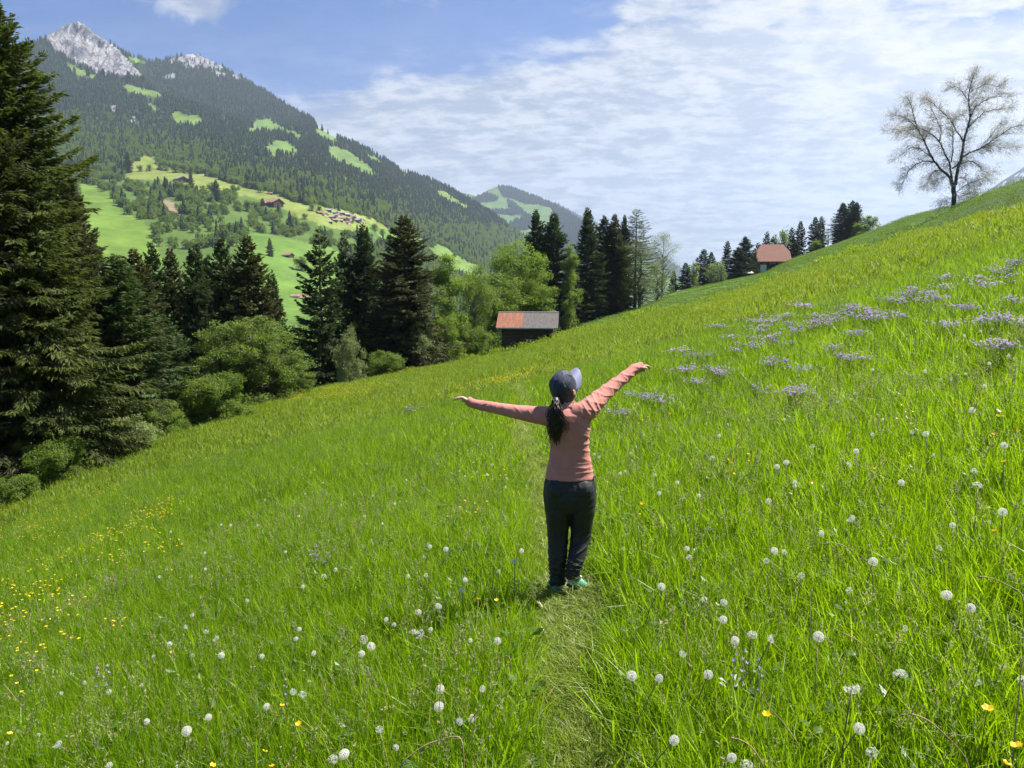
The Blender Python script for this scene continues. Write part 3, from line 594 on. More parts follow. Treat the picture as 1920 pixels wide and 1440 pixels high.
TREES = [
 ('bigspruce0', SP, 62, 36, -8, 335, 'tallest spruce at the left edge with drooping olive branches and its tip in view', G1),
 ('bigspruce1', SP, -62, 34, -120, 330, 'huge spruce cut off by the left edge of the picture', G1),
 ('bigspruce1', SP, 165, 46, 318, 165, 'brownish spruce tucked against the right side of the tallest left spruce', G1),
 ('spruce0', SP, 212, 52, 436, 120, 'dark spruce between the tallest left spruce and the fresh green one', G1),
 ('greenspruce', SP, 243, 47, 466, 205, 'fresh green spruce with hanging boughs right of the tallest left spruce', G1),
 ('spruce1', SP, 276, 53, 455, 120, 'brown tinged spruce rising behind the fresh green hanging spruce', G1),
 ('greenspruce', SP, 318, 56, 580, 110, 'short green spruce leaning out above the round bright bush', G1),
 ('spruce0', SP, 312, 68, 446, 105, 'dark spruce, first of the close row left of the two pointed ones', G1),
 ('spruce1', SP, 348, 70, 455, 110, 'brownish dark spruce in the middle of the close row behind the big bush', G1),
 ('spruce0', SP, 388, 68, 447, 115, 'dark spruce with broad top at the right of the close row behind the big bush', G1),
 ('spruce0', SP, 415, 76, 470, 90, 'lower dark spruce between the close row and the two pointed ones', G1),
 ('spruce0', SP, 440, 72, 436, 110, 'pointed dark spruce, left one of the pair above the big bush', G1),
 ('spruce1', SP, 480, 70, 432, 135, 'pointed brown dark spruce, right one of the pair above the big bush', G1),
 ('spruce0', SP, 522, 74, 505, 85, 'short dark spruce just left of the gap with the bright valley grass', G1),
 ('spruce2', SP, 610, 85, 424, 150, 'open branched spruce just right of the gap with the bright valley grass', G1),
 ('spruce2', SP, 655, 93, 430, 100, 'dark spruce between the open branched one and its taller twin', G1),
 ('spruce0', SP, 692, 93, 412, 115, 'dark spruce left of the broad solitary pointed one', G1),
 ('spruce1', SP, 763, 90, 396, 150, 'broad brown dark spruce with a sharp tip, tallest of the middle group', G1),
 ('spruce0', SP, 735, 104, 470, 100, 'dark spruce half hidden behind the broad brown one', G1),
 ('leaf2', LT, 838, 100, 462, 95, 'slender light green tree just right of the broad brown spruce', G2),
 ('leaf1', LT, 882, 106, 490, 100, 'thin grey green tree between the slender one and the big pale crown', G2),
 ('leaf0', LT, 972, 122, 446, 150, 'big round pale green tree right behind the log barn', G2),
 ('leaf1', LT, 1014, 119, 520, 76, 'lower leafy tree crowding the right end of the log barn', G2),
 ('leaf1', LT, 925, 113, 520, 110, 'darker leafy tree behind the left end of the log barn', G2),
 ('spruce0', SP, 1006, 142, 388, 84, 'dark spruce with thin tip rising left behind the big pale green tree', G1),
 ('spruce0', SP, 1034, 140, 394, 104, 'wide dark spruce rising right behind the big pale green tree', G1),
 ('leaf2', LT, 1068, 136, 448, 44, 'narrow light green tree squeezed between two dark spruces', G2),
 ('spruce0', SP, 1100, 160, 384, 78, 'tallest dark spruce of the group left of the larch', G1),
 ('spruce0', SP, 1128, 166, 400, 70, 'dark spruce in the middle of the group left of the larch', G1),
 ('spruce1', SP, 1150, 166, 397, 66, 'dark spruce beside the larch, its tip next to a thinner one', G1),
 ('spruce0', SP, 1167, 172, 399, 42, 'thin dark spruce nearest the larch', G1),
 ('larch', ('larch_tree', 'larch'), 1190, 172, 386, 78, 'thin see-through larch standing above its leafy neighbours', None),
 ('airy', LT, 1199, 163, 436, 92, 'airy grey green tree with a bare trunk standing on the mown pasture', G2),
 ('airy', LT, 1232, 182, 485, 60, 'small grey green tree at the right end of the middle tree group', G2),
 ('pale', LT, 1240, 196, 432, 62, 'pale half bare tree against the sky at the end of the middle group', G2),
 ('bush0', BU, 100, 33, 812, 165, 'yellow green bush at the foot of the tallest left spruce', G3),
 ('bush2', BU, 22, 30.5, 880, 120, 'leafy bush under the spruce at the left edge of the picture', G3),
 ('palebush', BU, 238, 39.5, 752, 130, 'hazel bush with pale leaves beside the dark hollow under the spruces', G3),
 ('bush2', BU, 300, 43.5, 745, 110, 'dark leafy bush between the hollow and the round bright bush', G3),
 ('bush0', BU, 398, 49, 694, 165, 'round bright green bush in front of the big grey green one', G3),
 ('bush1', BU, 468, 59, 592, 230, 'big grey green bush bulging out over the meadow edge', G3),
 ('bush1', BU, 540, 61, 660, 100, 'lower right shoulder bush beside the big grey green one', G3),
 ('palebush', BU, 655, 78, 606, 62, 'pale slim bush in front of the open branched spruce', G3),
 ('palebush', BU, 791, 88, 598, 70, 'pale bush at the foot of the broad brown spruce', G3),
 ('bush2', BU, 832, 94, 590, 80, 'mid green bush left of the log barn among the trees', G3),
 ('bush0', BU, 880, 102, 600, 100, 'dark leafy bush close to the left of the log barn', G3),
 ('leaf1', LT, 585, 100, 560, 90, 'shaded leafy tree low in the gap behind the big bush', G2),
 ('leaf1', LT, 700, 92, 590, 120, 'shaded leafy tree filling the dark between the middle spruces', G2),
 ('bush0', BU, 725, 82, 655, 90, 'dark low bush under the middle spruces', G3),
 # around the farmhouse, far right
 ('farspruce', SP, 1262, 242, 505, 22, 'leftmost small spruce of the far row below the farmhouse', G4),
 ('farspruce', SP, 1284, 243, 490, 30, 'second small spruce from the left in the far row below the farmhouse', G4),
 ('farleaf', LT, 1300, 247, 487, 28, 'rounded tree between the small spruces at the left of the far row', G4),
 ('farspruce', SP, 1318, 252, 464, 32, 'spruce with jagged top in the middle of the far row', G4),
 ('farspruce', SP, 1332, 258, 470, 26, 'spruce just right of the jagged one in the far row', G4),
 ('farleaf', LT, 1345, 244, 486, 34, 'light leafy tree in front of the far row', G4),
 ('pale', LT, 1334, 240, 492, 30, 'pale blossoming tree in front of the far row', G4),
 ('farspruce', SP, 1362, 264, 449, 26, 'tall slim spruce sticking out of the far row', G4),
 ('airy', LT, 1352, 236, 497, 24, 'small fruit tree with visible trunk on the mown pasture', G4),
 ('spruce0', SP, 1396, 266, 441, 46, 'broad black green spruce left of the farmhouse roof', G4),
 ('spruce0', SP, 1382, 262, 462, 38, 'lower dark spruce at the left of the broad one by the farmhouse', G4),
 ('spruce0', SP, 1412, 272, 478, 26, 'spruce tip partly covering the left roof edge of the farmhouse', G4),
 ('farspruce', SP, 1418, 316, 452, 28, 'spruce rising just above the left end of the farmhouse roof', G4),
 ('farspruce', SP, 1434, 322, 431, 24, 'pointed spruce above the middle of the farmhouse roof', G4),
 ('farspruce', SP, 1446, 327, 441, 22, 'shorter spruce above the farmhouse ridge', G4),
 ('farleaf', LT, 1464, 330, 424, 34, 'rounded leafy tree above the right end of the farmhouse roof', G4),
 ('farspruce', SP, 1482, 332, 424, 26, 'dark spruce right of the rounded tree behind the farmhouse', G4),
 ('farspruce', SP, 1498, 326, 412, 26, 'light feathery conifer right of the farmhouse', G4),
 ('farspruce', SP, 1490, 322, 450, 26, 'short dark conifer at the foot of the feathery one', G4),
 ('farspruce', SP, 1526, 326, 404, 26, 'left one of two thin conifers standing close together on the ridge', G4),
 ('farspruce', SP, 1538, 330, 403, 22, 'right one of two thin conifers standing close together on the ridge', G4),
 ('farleaf', LT, 1532, 318, 448, 30, 'low leafy shrub at the foot of the two thin conifers', G4),
 ('pale', LT, 1553, 326, 428, 20, 'small pale tree left of the big dark clump on the ridge', G4),
 ('spruce0', SP, 1578, 320, 378, 44, 'dark spruce at the left of the big clump on the ridge', G4),
 ('spruce0', SP, 1594, 322, 374, 36, 'tallest dark spruce of the big clump on the ridge', G4),
 ('spruce0', SP, 1604, 318, 377, 30, 'dark spruce at the right of the big clump on the ridge', G4),
 ('farleaf', LT, 1626, 314, 400, 38, 'round leafy tree at the right end of the big clump on the ridge', G4),
 ('farleaf', LT, 1610, 310, 415, 30, 'lower leafy tree between the dark clump and the round one on the ridge', G4),
]
for kind, (nm, cat), px, d, top, wid, label, grp in TREES:
    plant_px(kind, nm, px, d, top, wid, label, cat, grp)

# ---- the lone half bare tree on the right: limbs follow the photo (zoomed coordinates), then fine twigs
def lone_tree():
    b = gat(1788, 110.0); b[2] = zg(b[0], b[1]); dep0 = b[1]
    g = np.random.default_rng(5)
    def W3(q, dy): 
        px, py = 1600 + q[0] / 4.5, 100 + q[1] / 4.5; dr = ray(px, py); return np.array([0, 0, CAMZ]) + dr * ((dep0 + dy) / dr[1]) - b
    def limb(pts, dy0, dy1):
        k = len(pts); return np.array([W3(p, dy0 + (dy1 - dy0) * (i / (k - 1)) ** 1.2) for i, p in enumerate(pts)])
    L = [ # points, depth start, depth end, radius start, radius end (m)
     ([(846,1335),(850,1180),(845,1110)],0,0,.42,.36), ([(835,1110),(815,1040),(745,985),(660,880),(600,740),(550,650),(520,560),(490,450),(470,400)],0,-2.0,.27,.03),
     ([(550,650),(480,570),(420,535),(360,520)],-1.1,-2.5,.09,.02), ([(600,740),(620,690),(660,640)],-1,0.5,.07,.02), ([(690,915),(590,905),(490,960),(440,1040),(415,1100)],-.5,-3,.12,.02),
     ([(740,985),(680,995),(640,1050),(620,1110)],-.3,2,.08,.02), ([(800,1030),(730,1050),(690,1100)],0,-2.5,.06,.015),
     ([(840,1100),(822,1000),(815,930),(770,840),(730,740),(640,670),(570,630),(500,640),(400,660)],0,2.2,.20,.025), ([(730,740),(742,650),(715,580),(670,490),(640,400)],1.2,3,.10,.02),
     ([(825,920),(840,800),(840,690),(825,620),(850,560),(900,520)],.5,-2.8,.11,.02), ([(835,970),(880,940),(915,900)],.2,1,.14,.12),
     ([(860,1110),(880,980),(915,870),(930,750),(960,640),(990,540),(975,440),(975,330),(1000,230),(1010,190)],0,1.0,.30,.03), ([(930,750),(870,650),(820,560),(760,500),(690,440),(620,390)],.4,-2.2,.13,.02),
     ([(960,640),(1040,550),(1120,490),(1230,470),(1310,460)],.5,2.8,.10,.02), ([(990,540),(1020,460),(1100,400),(1200,360),(1290,370)],.7,-1.8,.09,.02), ([(975,400),(920,330),(870,280),(830,290)],.8,2,.06,.02),
     ([(985,330),(1060,280),(1150,260),(1220,280)],.9,-1,.05,.015), ([(975,470),(1040,380),(1090,310),(1120,240)],.8,2.2,.06,.015),
     ([(920,870),(1000,830),(1060,810),(1120,775),(1220,700),(1340,620),(1410,610)],.2,-2.5,.18,.02), ([(1120,775),(1200,780),(1280,800),(1340,790)],-1,0.5,.06,.015), ([(1060,810),(1140,720),(1200,640),(1240,590)],-.5,2,.06,.015),
     ([(905,930),(990,900),(1060,950),(1110,1010),(1180,1000)],.1,2.6,.10,.015), ([(870,1170),(960,1100),(1030,1080),(1090,1060)],0,-2.8,.07,.015), ([(890,1050),(930,1050),(970,1090),(1010,1150)],.1,1.6,.06,.015),
     ([(845,1210),(790,1230),(750,1270)],0,-1.5,.04,.01), ([(850,1190),(900,1210),(960,1190),(1000,1170)],0,1.8,.04,.01), ([(660,880),(560,800),(480,790),(380,880)],-.6,2.6,.07,.015), ([(600,740),(520,700),(440,650),(320,640)],-1,1.8,.07,.015)]
    wood = MB(); twig = MB(); leaf = MB(); starts = []
    for pts, d0, d1, r0, r1 in L:
        p = limb(pts, d0, d1); k = len(p); m_ = 4 * (k - 1) + 1; s = np.linspace(0, k - 1, m_)
        q = np.stack([np.interp(s, np.arange(k), p[:, j]) for j in range(3)], -1)
        for _ in range(2): q[1:-1] = (q[:-2] + 2 * q[1:-1] + q[2:]) / 4
        q[1:-1] += g.normal(0, 0.035, (m_ - 2, 3)); rad = 0.82 * r0 + (r1 - r0) * 0.82 * (np.linspace(0, 1, m_) ** 0.8)
        wood.tube(q, rad, 8)
        if pts[0][1] < 1300:
            dirs = unit(np.gradient(q, axis=0))
            for j in range(m_):
                for _ in range(5 if j > m_ * 0.2 else 2): starts.append((q[j], dirs[j], 1.05 * g.uniform(0.5, 1.25), min(rad[j] * 0.4, 0.022)))
            for _ in range(5): starts.append((q[-1], dirs[-1], 0.9, 0.014))
    # recursive twigs, vectorised by generation
    P = np.array([s[0] for s in starts]); D = np.array([s[1] for s in starts]); Ln = np.array([s[2] for s in starts]); Rd = np.array([s[3] for s in starts])
    cen = np.array([0, 0, 10.0])
    for gen, (nk, nseg) in enumerate(((3, 4), (3, 3), (0, 2))):
        N = len(P); side = unit(g.normal(0, 1, (N, 3))); out = unit(P - cen) * np.array([1, 1, 0.6])
        d = unit(D * 0.7 + side * 0.75 + out * 0.40); p = P.copy(); nxt = []
        for k in range(nseg):
            d = unit(d + g.normal(0, 0.22, (N, 3)) + np.array([0, 0, 0.03 if gen == 0 else -0.05])); p1 = p + d * (Ln / nseg)[:, None]
            twig.segs(p, p1, Rd * (1 - 0.7 * k / nseg), Rd * (1 - 0.7 * (k + 1) / nseg)); p = p1
            if nk and k >= 1: nxt.append((p.copy(), d.copy()))
            if gen >= 1:
                for _ in range(1 if gen == 1 else 2):
                    B = p + g.normal(0, 0.07, (N, 3)); keep = g.random(N) < 0.72; B = B[keep]
                    leaf.kites(B, g.normal(0, 1, (len(B), 3)) + np.array([0, 0, -0.6]), g.normal(0, 1, (len(B), 3)), 0.12 * g.uniform(0.6, 1.4, len(B)), 0.055, 0.15, 0.5, g.random(len(B)))
        if nk:
            P = np.concatenate([a_[0] for a_ in nxt]); D = np.concatenate([a_[1] for a_ in nxt]); Ln = np.tile(Ln, len(nxt)) * 0.60; Rd = np.tile(Rd, len(nxt)) * 0.55; Rd = np.maximum(Rd, 0.006)
            if len(P) > 20000: k = g.choice(len(P), 20000, replace=False); P, D, Ln, Rd = P[k], D[k], Ln[k], Rd[k]
    e = empty('lone_tree', tuple(b)); tag(e, 'large half bare tree with fine twigs and pale buds, alone on the right skyline', 'tree')
    mb = plain_mat('bark_grey', (0.115, 0.105, 0.10), 0.9, 0.1, 0.4, 3.0, 0.5, 12.0)
    wood.V += twig.V; wood.Q += [q_ + wood.n for q_ in twig.Q]; wood.n += twig.n
    tr = obj('trunk', wood.mesh('lone_trunk', mb, True), e)
    obj('crown', leaf.mesh('lone_crown', leaf_mat('buds', (0.34, 0.315, 0.28), (0.56, 0.53, 0.48), (0.6, 0.56, 0.48), 0.45, 0.6, 0.2)), e)
lone_tree()
# ------------------------------------------------------------------ forest and scattered trees on the far side
def gn_scatter(name, pts, protos, idx, scl, rot, label, cat, kind='stuff', rnd=None):
    """one object: points + geometry nodes that put one of the prototype meshes on each point"""
    cl = bpy.data.collections.new(name + '_kinds')
    for i, (me) in enumerate(protos):
        o = bpy.data.objects.new('%s_%02d' % (name, i), me); cl.objects.link(o)
    scl = np.asarray(scl, float)
    if scl.ndim == 1: scl = np.repeat(scl[:, None], 3, 1)
    me = mesh_np(name, pts, [], None, False, {'idx': np.asarray(idx, np.int64), 'scl': scl, 'rot': np.asarray(rot, float)})
    o = obj(name, me); tag(o, label, cat, None, kind)
    ng = bpy.data.node_groups.new(name, 'GeometryNodeTree')
    ng.interface.new_socket('Geometry', in_out='INPUT', socket_type='NodeSocketGeometry'); ng.interface.new_socket('Geometry', in_out='OUTPUT', socket_type='NodeSocketGeometry')
    N = ng.nodes; L = ng.links; gi = N.new('NodeGroupInput'); go = N.new('NodeGroupOutput')
    ci = N.new('GeometryNodeCollectionInfo'); ci.inputs['Collection'].default_value = cl; ci.inputs['Separate Children'].default_value = True; ci.inputs['Reset Children'].default_value = True
    ip = N.new('GeometryNodeInstanceOnPoints'); ip.inputs['Pick Instance'].default_value = True
    def at(nm, dt): a = N.new('GeometryNodeInputNamedAttribute'); a.data_type = dt; a.inputs['Name'].default_value = nm; return a.outputs[0]
    e2r = N.new('FunctionNodeEulerToRotation'); L.new(at('rot', 'FLOAT_VECTOR'), e2r.inputs[0])
    L.new(gi.outputs[0], ip.inputs['Points']); L.new(ci.outputs[0], ip.inputs['Instance']); L.new(at('idx', 'INT'), ip.inputs['Instance Index'])
    L.new(e2r.outputs[0], ip.inputs['Rotation']); L.new(at('scl', 'FLOAT_VECTOR'), ip.inputs['Scale']); L.new(ip.outputs[0], go.inputs[0])
    md = o.modifiers.new('scatter', 'NODES'); md.node_group = ng
    return o
def tiny_conifer(seed, tiers=7, k=9):
    g = np.random.default_rng(seed); V = []; T = []; n0 = 0
    for t_ in range(tiers):
        u = t_ / tiers; z0 = 0.06 + 0.94 * u - 0.02; z1 = min(z0 + 0.30, 1.0); r = 0.20 * (1 - u) ** 0.8 + 0.018
        th = np.arange(k) * 2 * math.pi / k + g.uniform(0, 6); rr = r * np.where(np.arange(k) % 2, 0.62, 1.0) * g.uniform(0.75, 1.2, k)
        ring = np.stack([rr * np.cos(th), rr * np.sin(th), z0 + g.normal(0, 0.012, k) - 0.02 * (rr / r)], -1)
        V.append(ring); V.append([[0, 0, z1]]); 
        for j in range(k): T.append((n0 + j, n0 + (j + 1) % k, n0 + k))
        n0 += k + 1
    return np.concatenate(V), np.array(T)
def tiny_leafy(seed, n_=170):
    g = np.random.default_rng(seed); f = MB(); lc = np.array([(0.18 * math.cos(k * 2.4), 0.18 * math.sin(k * 2.4), 0.30 + 0.42 * k / 6, 0.30 - 0.02 * k) for k in range(7)])
    k = g.integers(0, 7, n_); v = unit(g.normal(0, 1, (n_, 3))); B = lc[k, :3] + v * (lc[k, 3] * g.uniform(0.55, 1.0, n_))[:, None] * np.array([0.9, 0.9, 1.0])
    f.kites(B, v + g.normal(0, 0.6, (n_, 3)), g.normal(0, 1, (n_, 3)), 0.20 * g.uniform(0.6, 1.3, n_), 0.15, 0.2, 0.5, np.clip(0.5 * g.random(n_) + 0.5 * (v[:, 2] * .5 + .5), 0, 1))
    return f
M_FC = leaf_mat('far_conifer', (0.028, 0.050, 0.024), (0.056, 0.086, 0.036), (0.07, 0.11, 0.03), 0.16, 0.7, 0.1, 0.004, 0.5)
M_FL = leaf_mat('far_leafy', (0.075, 0.130, 0.026), (0.135, 0.200, 0.040), (0.26, 0.36, 0.05), 0.38, 0.6, 0.15, 0.01, 0.5, cc=(0.15, 0.21, 0.045))
CON = []
for s_ in range(3):
    V_, T_ = tiny_conifer(40 + s_); CON.append(mesh_np('far_conifer', V_, [T_], M_FC, False, {'rnd': np.random.default_rng(s_).random(len(V_))}))
LEA = [tiny_leafy(50 + s_).mesh('far_leafy', M_FL) for s_ in range(3)]
g = np.random.default_rng(99)
def forest_points(Vg, PYg, PXa, rows, count, seed, wexp=1.0):
    """random points on a terrain grid, evenly spread per ground area"""
    g_ = np.random.default_rng(seed); A = Vg[:-1, :rows - 1]; 
    ar = np.linalg.norm(np.cross(Vg[1:, :rows - 1] - A, Vg[:-1, 1:rows] - A), axis=-1)
    dist = np.hypot(A[..., 0], A[..., 1]); w = ar / dist ** wexp; w /= w.sum(); c = g_.choice(w.size, count, p=w.ravel()); i, j = np.unravel_index(c, w.shape)
    fu, fv = g_.random(count)[:, None], g_.random(count)[:, None]
    P = A[i, j] * (1 - fu) * (1 - fv) + Vg[i + 1, j] * fu * (1 - fv) + Vg[i, j + 1] * (1 - fu) * fv + Vg[i + 1, j + 1] * fu * fv
    py = PYg[i, j] * (1 - fv[:, 0]) + PYg[i, np.minimum(j + 1, rows - 1)] * fv[:, 0]; px = PXa[i] * (1 - fu[:, 0]) + PXa[i + 1] * fu[:, 0]
    return P, px, py
P, px, py = forest_points(MT_V, MT_PY, MPX, 330, 105000, 3, 0.55)
wob = fbm(px / 9, py / 9, 0, 5, 3) - 0.5; qx = px + 13 * (fbm(px / 12, py / 9, 3.3, 8, 4, .6) - 0.5); qy = py + 9 * (fbm(px / 10, py / 8, 6.3, 5, 4, .6) - 0.5)
opn = np.zeros(len(P), bool); jx, jy = g.normal(0, 3.0, len(P)), g.normal(0, 1.8, len(P))
for ip_, (poly, _c) in enumerate(PAST):
    if ip_ == 1:
        for k_ in (4, 8, 12): opn |= inpoly(qx, qy - k_, poly)
    opn |= (inpoly(qx, qy, poly) & (inpoly(qx + jx, qy + jy, poly) | (g.random(len(P)) < .5))) | (inpoly(qx, qy - 4, poly) & (py < 345)) | (inpoly(qx, qy - 7, poly) & (py < 345))
for i_, poly in enumerate(ROCK): opn |= inpoly(px + 10 * wob, py + 8 * (fbm(px / 7, py / 7, 9, 2, 3) - 0.5), poly) & (g.random(len(P)) > (0.0 if i_ == 0 else 0.06))
opn |= inpoly(qx, qy, [(295,385),(315,380),(335,395),(345,415),(320,408)])
scrub = inpoly(qx, qy, [(180,330),(250,345),(350,355),(433,364),(493,384),(567,412),(650,438),(740,452),(870,480),(640,480),(590,466),(520,452),(440,440),(400,452),(300,485),(262,420),(207,369),(160,350)])
scrub2 = inpoly(qx, qy, [(300,430),(360,415),(430,440),(470,470),(440,500),(300,500)])
opn |= scrub & (fbm(px / 14, py / 10, 2, 61, 3) < 0.53); opn |= scrub2 & (g.random(len(P)) < 0.75)
opn |= (py > 470) & (px > 180) & (px < 640)
opn |= (py < 75) & (px > 85) & (px < 200)
opn |= (fbm(px / 17, py / 8, 4.4, 91, 3) > .64) & (py > 200) & (py < 345) & (px < 660)
vis = (~opn) & (px < 1130) & (py < 640)
P, px, py, scrub = P[vis], px[vis], py[vis], scrub[vis]
lowline = np.interp(px, [60, 150, 300, 450, 600, 750, 900, 1100], [200, 210, 232, 285, 318, 372, 420, 480])
pd = 0.18 + 0.66 * ss(py - lowline, -22, 30) + 0.55 * (fbm(px / 10, py / 12, 1, 44, 3) - 0.5); pd[scrub] = 0.96; pd[(px > 640) & (py > 425)] = 0.9; pd = np.where((py < lowline - 25), 0.05, pd)
leafy = g.random(len(P)) < pd; dist = np.hypot(P[:, 0], P[:, 1])
Hc = np.where(leafy, g.uniform(9, 17, len(P)), g.uniform(15, 30, len(P))) * np.where(py < 170, 0.85, 1.0); Hc[scrub & leafy] *= g.uniform(0.5, 1.0, (scrub & leafy).sum())
wd = np.where(leafy, Hc * g.uniform(0.8, 1.1, len(P)), Hc * g.uniform(0.75, 1.25, len(P)))
ft = np.stack([wd, wd, Hc], -1); rt = np.stack([0 * Hc, 0 * Hc, g.uniform(0, 6.28, len(P))], -1); P[:, 2] -= 0.6
gn_scatter('conifer_forest', P[~leafy], CON, g.integers(0, 3, (~leafy).sum()), ft[~leafy], rt[~leafy], 'dark conifer forest covering the far mountainside', 'forest')
gn_scatter('broadleaf_wood', P[leafy], LEA, g.integers(0, 3, leafy.sum()), ft[leafy], rt[leafy], 'lighter green broadleaf wood on the lower far mountainside', 'forest')
P, px, py = forest_points(HT_V, HT_PY, HPX, 110, 30000, 4, 0.3)
k = np.zeros(len(P), bool)
for poly in FOR2: k |= inpoly(px + 5 * (fbm(px / 9, py / 9, 0, 5, 3) - 0.5), py, poly)
P = P[k]; n_ = len(P); h = g.uniform(16, 28, n_)
P3, px3, py3 = forest_points(TT_V, TT_PY, TPX, 60, 5000, 5, 0.3); P = np.concatenate([P, P3]); h = np.concatenate([h, g.uniform(16, 28, len(P3))]); n_ = len(P)
gn_scatter('hill_wood', P, CON, g.integers(0, 3, n_), np.stack([h * 1.5, h * 1.5, h], -1), np.stack([0 * h, 0 * h, g.uniform(0, 6.28, n_)], -1), 'blue green woods on the distant hill down the valley', 'forest')

# trees that stand apart on the far pastures, one object each
GP = 'single trees scattered on the far pastures'
SOLO = [('c',240,322,34),('d',262,321,11),('d',312,318,19),('d',331,320,20),('d',345,323,16),('d',358,324,14),('d',372,326,17),('d',281,322,12),('d',300,318,14),('c',297,352,15),('c',313,365,22),('c',359,358,28),('c',371,372,18),
 ('d',334,368,22),('d',349,370,20),('d',400,372,24),('c',405,382,36),('d',466,398,22),('c',494,398,26),('d',470,362,14),('d',478,362,14),('d',571,415,12),('d',440,370,20),('d',425,378,20),('d',380,362,10),('c',507,490,32),('d',565,515,28),('d',586,402,14),('d',600,405,14),
 ('c',473,240,12),('c',140,142,13),('c',165,145,14),('c',192,150,17),('c',205,150,15),('c',242,160,20),('c',270,162,17),('c',340,232,9),('c',353,234,10),('c',619,298,15),('c',606,285,14),('c',549,284,10),('d',702,440,16),('d',716,444,14),('d',660,425,10)]
for kd, x_, y_, hpx in SOLO:
    b = on_mount(x_, y_); r = math.hypot(b[0], b[1]); H = hpx / F * r
    kind = 'farspruce' if kd == 'c' else 'farleaf'
    plant(kind, 'spruce_tree' if kd == 'c' else 'leafy_tree', b, H, H * (0.24 if kd == 'c' else 0.50),
          'dark conifer standing apart on a clearing of the far mountainside' if kd == 'c' else 'round leafy tree standing apart on a pasture of the far mountainside',
          'spruce' if kd == 'c' else 'tree', 'single conifers on the far clearings' if kd == 'c' else GP, None, 0.4)

# ------------------------------------------------------------------ buildings
def roof_slab(mb, A, B, C_, D_, th, **kw):
    """slab with corners A,B (eave) C,D (ridge), thickness downwards along its normal"""
    A, B, C_, D_ = [np.asarray(q, float) for q in (A, B, C_, D_)]; nn = unit(np.cross(B - A, D_ - A)); nn = nn if nn[2] > 0 else -nn
    V = np.array([A, B, C_, D_] + [q - nn * th for q in (A, B, C_, D_)])
    mb.add(V, [(0, 1, 2, 3), (7, 6, 5, 4), (0, 4, 5, 1), (1, 5, 6, 2), (2, 6, 7, 3), (3, 7, 4, 0)], None, **kw)
def wood_mat(name, c1, c2, planks=5.0, axis='Z'):
    m, t = new_mat(name); co = t.add('ShaderNodeTexCoord').outputs['Object']
    st = (0.8, 0.8, 14.0) if axis == 'Z' else (14.0, 14.0, 0.8)
    nz = t.noise(t.add('ShaderNodeMapping', {'Vector': co, 'Scale': st}).outputs[0], 1.0, 6, 0.65); n2 = t.noise(co, 1.2, 3)
    wv = t.add('ShaderNodeTexWave', {'Vector': co, 'Scale': planks, 'Distortion': 0.4, 'Detail': 2.0}, wave_type='BANDS', bands_direction=axis if axis == 'Z' else 'X')
    c = t.mix(t.sstep(t.math('ADD', t.math('MULTIPLY', nz, 0.6), t.math('MULTIPLY', n2, 0.4)), 0.32, 0.68), c1, c2)
    bp = t.add('ShaderNodeBump', {'Height': t.math('ADD', wv.outputs['Fac'], t.math('MULTIPLY', nz, 0.5)), 'Strength': 0.8, 'Distance': 0.05})
    p = t.add('ShaderNodeBsdfPrincipled', {'Base Color': c, 'Roughness': 0.85, 'Specular IOR Level': 0.15, 'Normal': bp.outputs[0]})
    t.add('ShaderNodeOutputMaterial', {'Surface': p.outputs[0]}); return m
def sheet_mat(name, c1, c2, scale=2.0, ribs=22.0, ax='X', rough=0.7):
    m, t = new_mat(name); co = t.add('ShaderNodeTexCoord').outputs['Object']
    nz = t.noise(t.add('ShaderNodeMapping', {'Vector': co, 'Scale': (3.0, 0.5, 0.5)}).outputs[0], scale, 6, 0.65); n2 = t.noise(co, 14.0, 3)
    wv = t.add('ShaderNodeTexWave', {'Vector': co, 'Scale': ribs / 6.28, 'Distortion': 0.1}, wave_type='BANDS', bands_direction=ax)
    c = t.mix(t.sstep(t.math('ADD', t.math('MULTIPLY', nz, 0.7), t.math('MULTIPLY', n2, 0.3)), 0.3, 0.7), c1, c2)
    bp = t.add('ShaderNodeBump', {'Height': wv.outputs['Fac'], 'Strength': 0.5, 'Distance': 0.03})
    p = t.add('ShaderNodeBsdfPrincipled', {'Base Color': c, 'Roughness': rough, 'Specular IOR Level': 0.3, 'Normal': bp.outputs[0]})
    t.add('ShaderNodeOutputMaterial', {'Surface': p.outputs[0]}); return m
M_LOG = wood_mat('old_logs', (0.065, 0.044, 0.032), (0.160, 0.108, 0.076)); M_LOGL = wood_mat('log_ends', (0.10, 0.07, 0.05), (0.20, 0.15, 0.11))
M_RUST = sheet_mat('rusty_sheet', (0.12, 0.050, 0.032), (0.33, 0.125, 0.062)); M_GREY = sheet_mat('grey_shingle', (0.050, 0.044, 0.041), (0.145, 0.128, 0.115), 3.0, 30.0)
M_TILE = sheet_mat('clay_tile', (0.19, 0.090, 0.065), (0.30, 0.160, 0.115), 2.5, 16.0, 'Z', 0.85); M_PLAST = plain_mat('plaster', (0.72, 0.70, 0.66), 0.9, 0.2, 0.12, 1.5)
M_DARK = plain_mat('dark_opening', (0.02, 0.018, 0.016), 0.6, 0.3); M_PALE = plain_mat('pale_board', (0.55, 0.53, 0.50), 0.8, 0.2, 0.2)
M_GLASS = plain_mat('window_glass', (0.03, 0.035, 0.04), 0.12, 0.5)

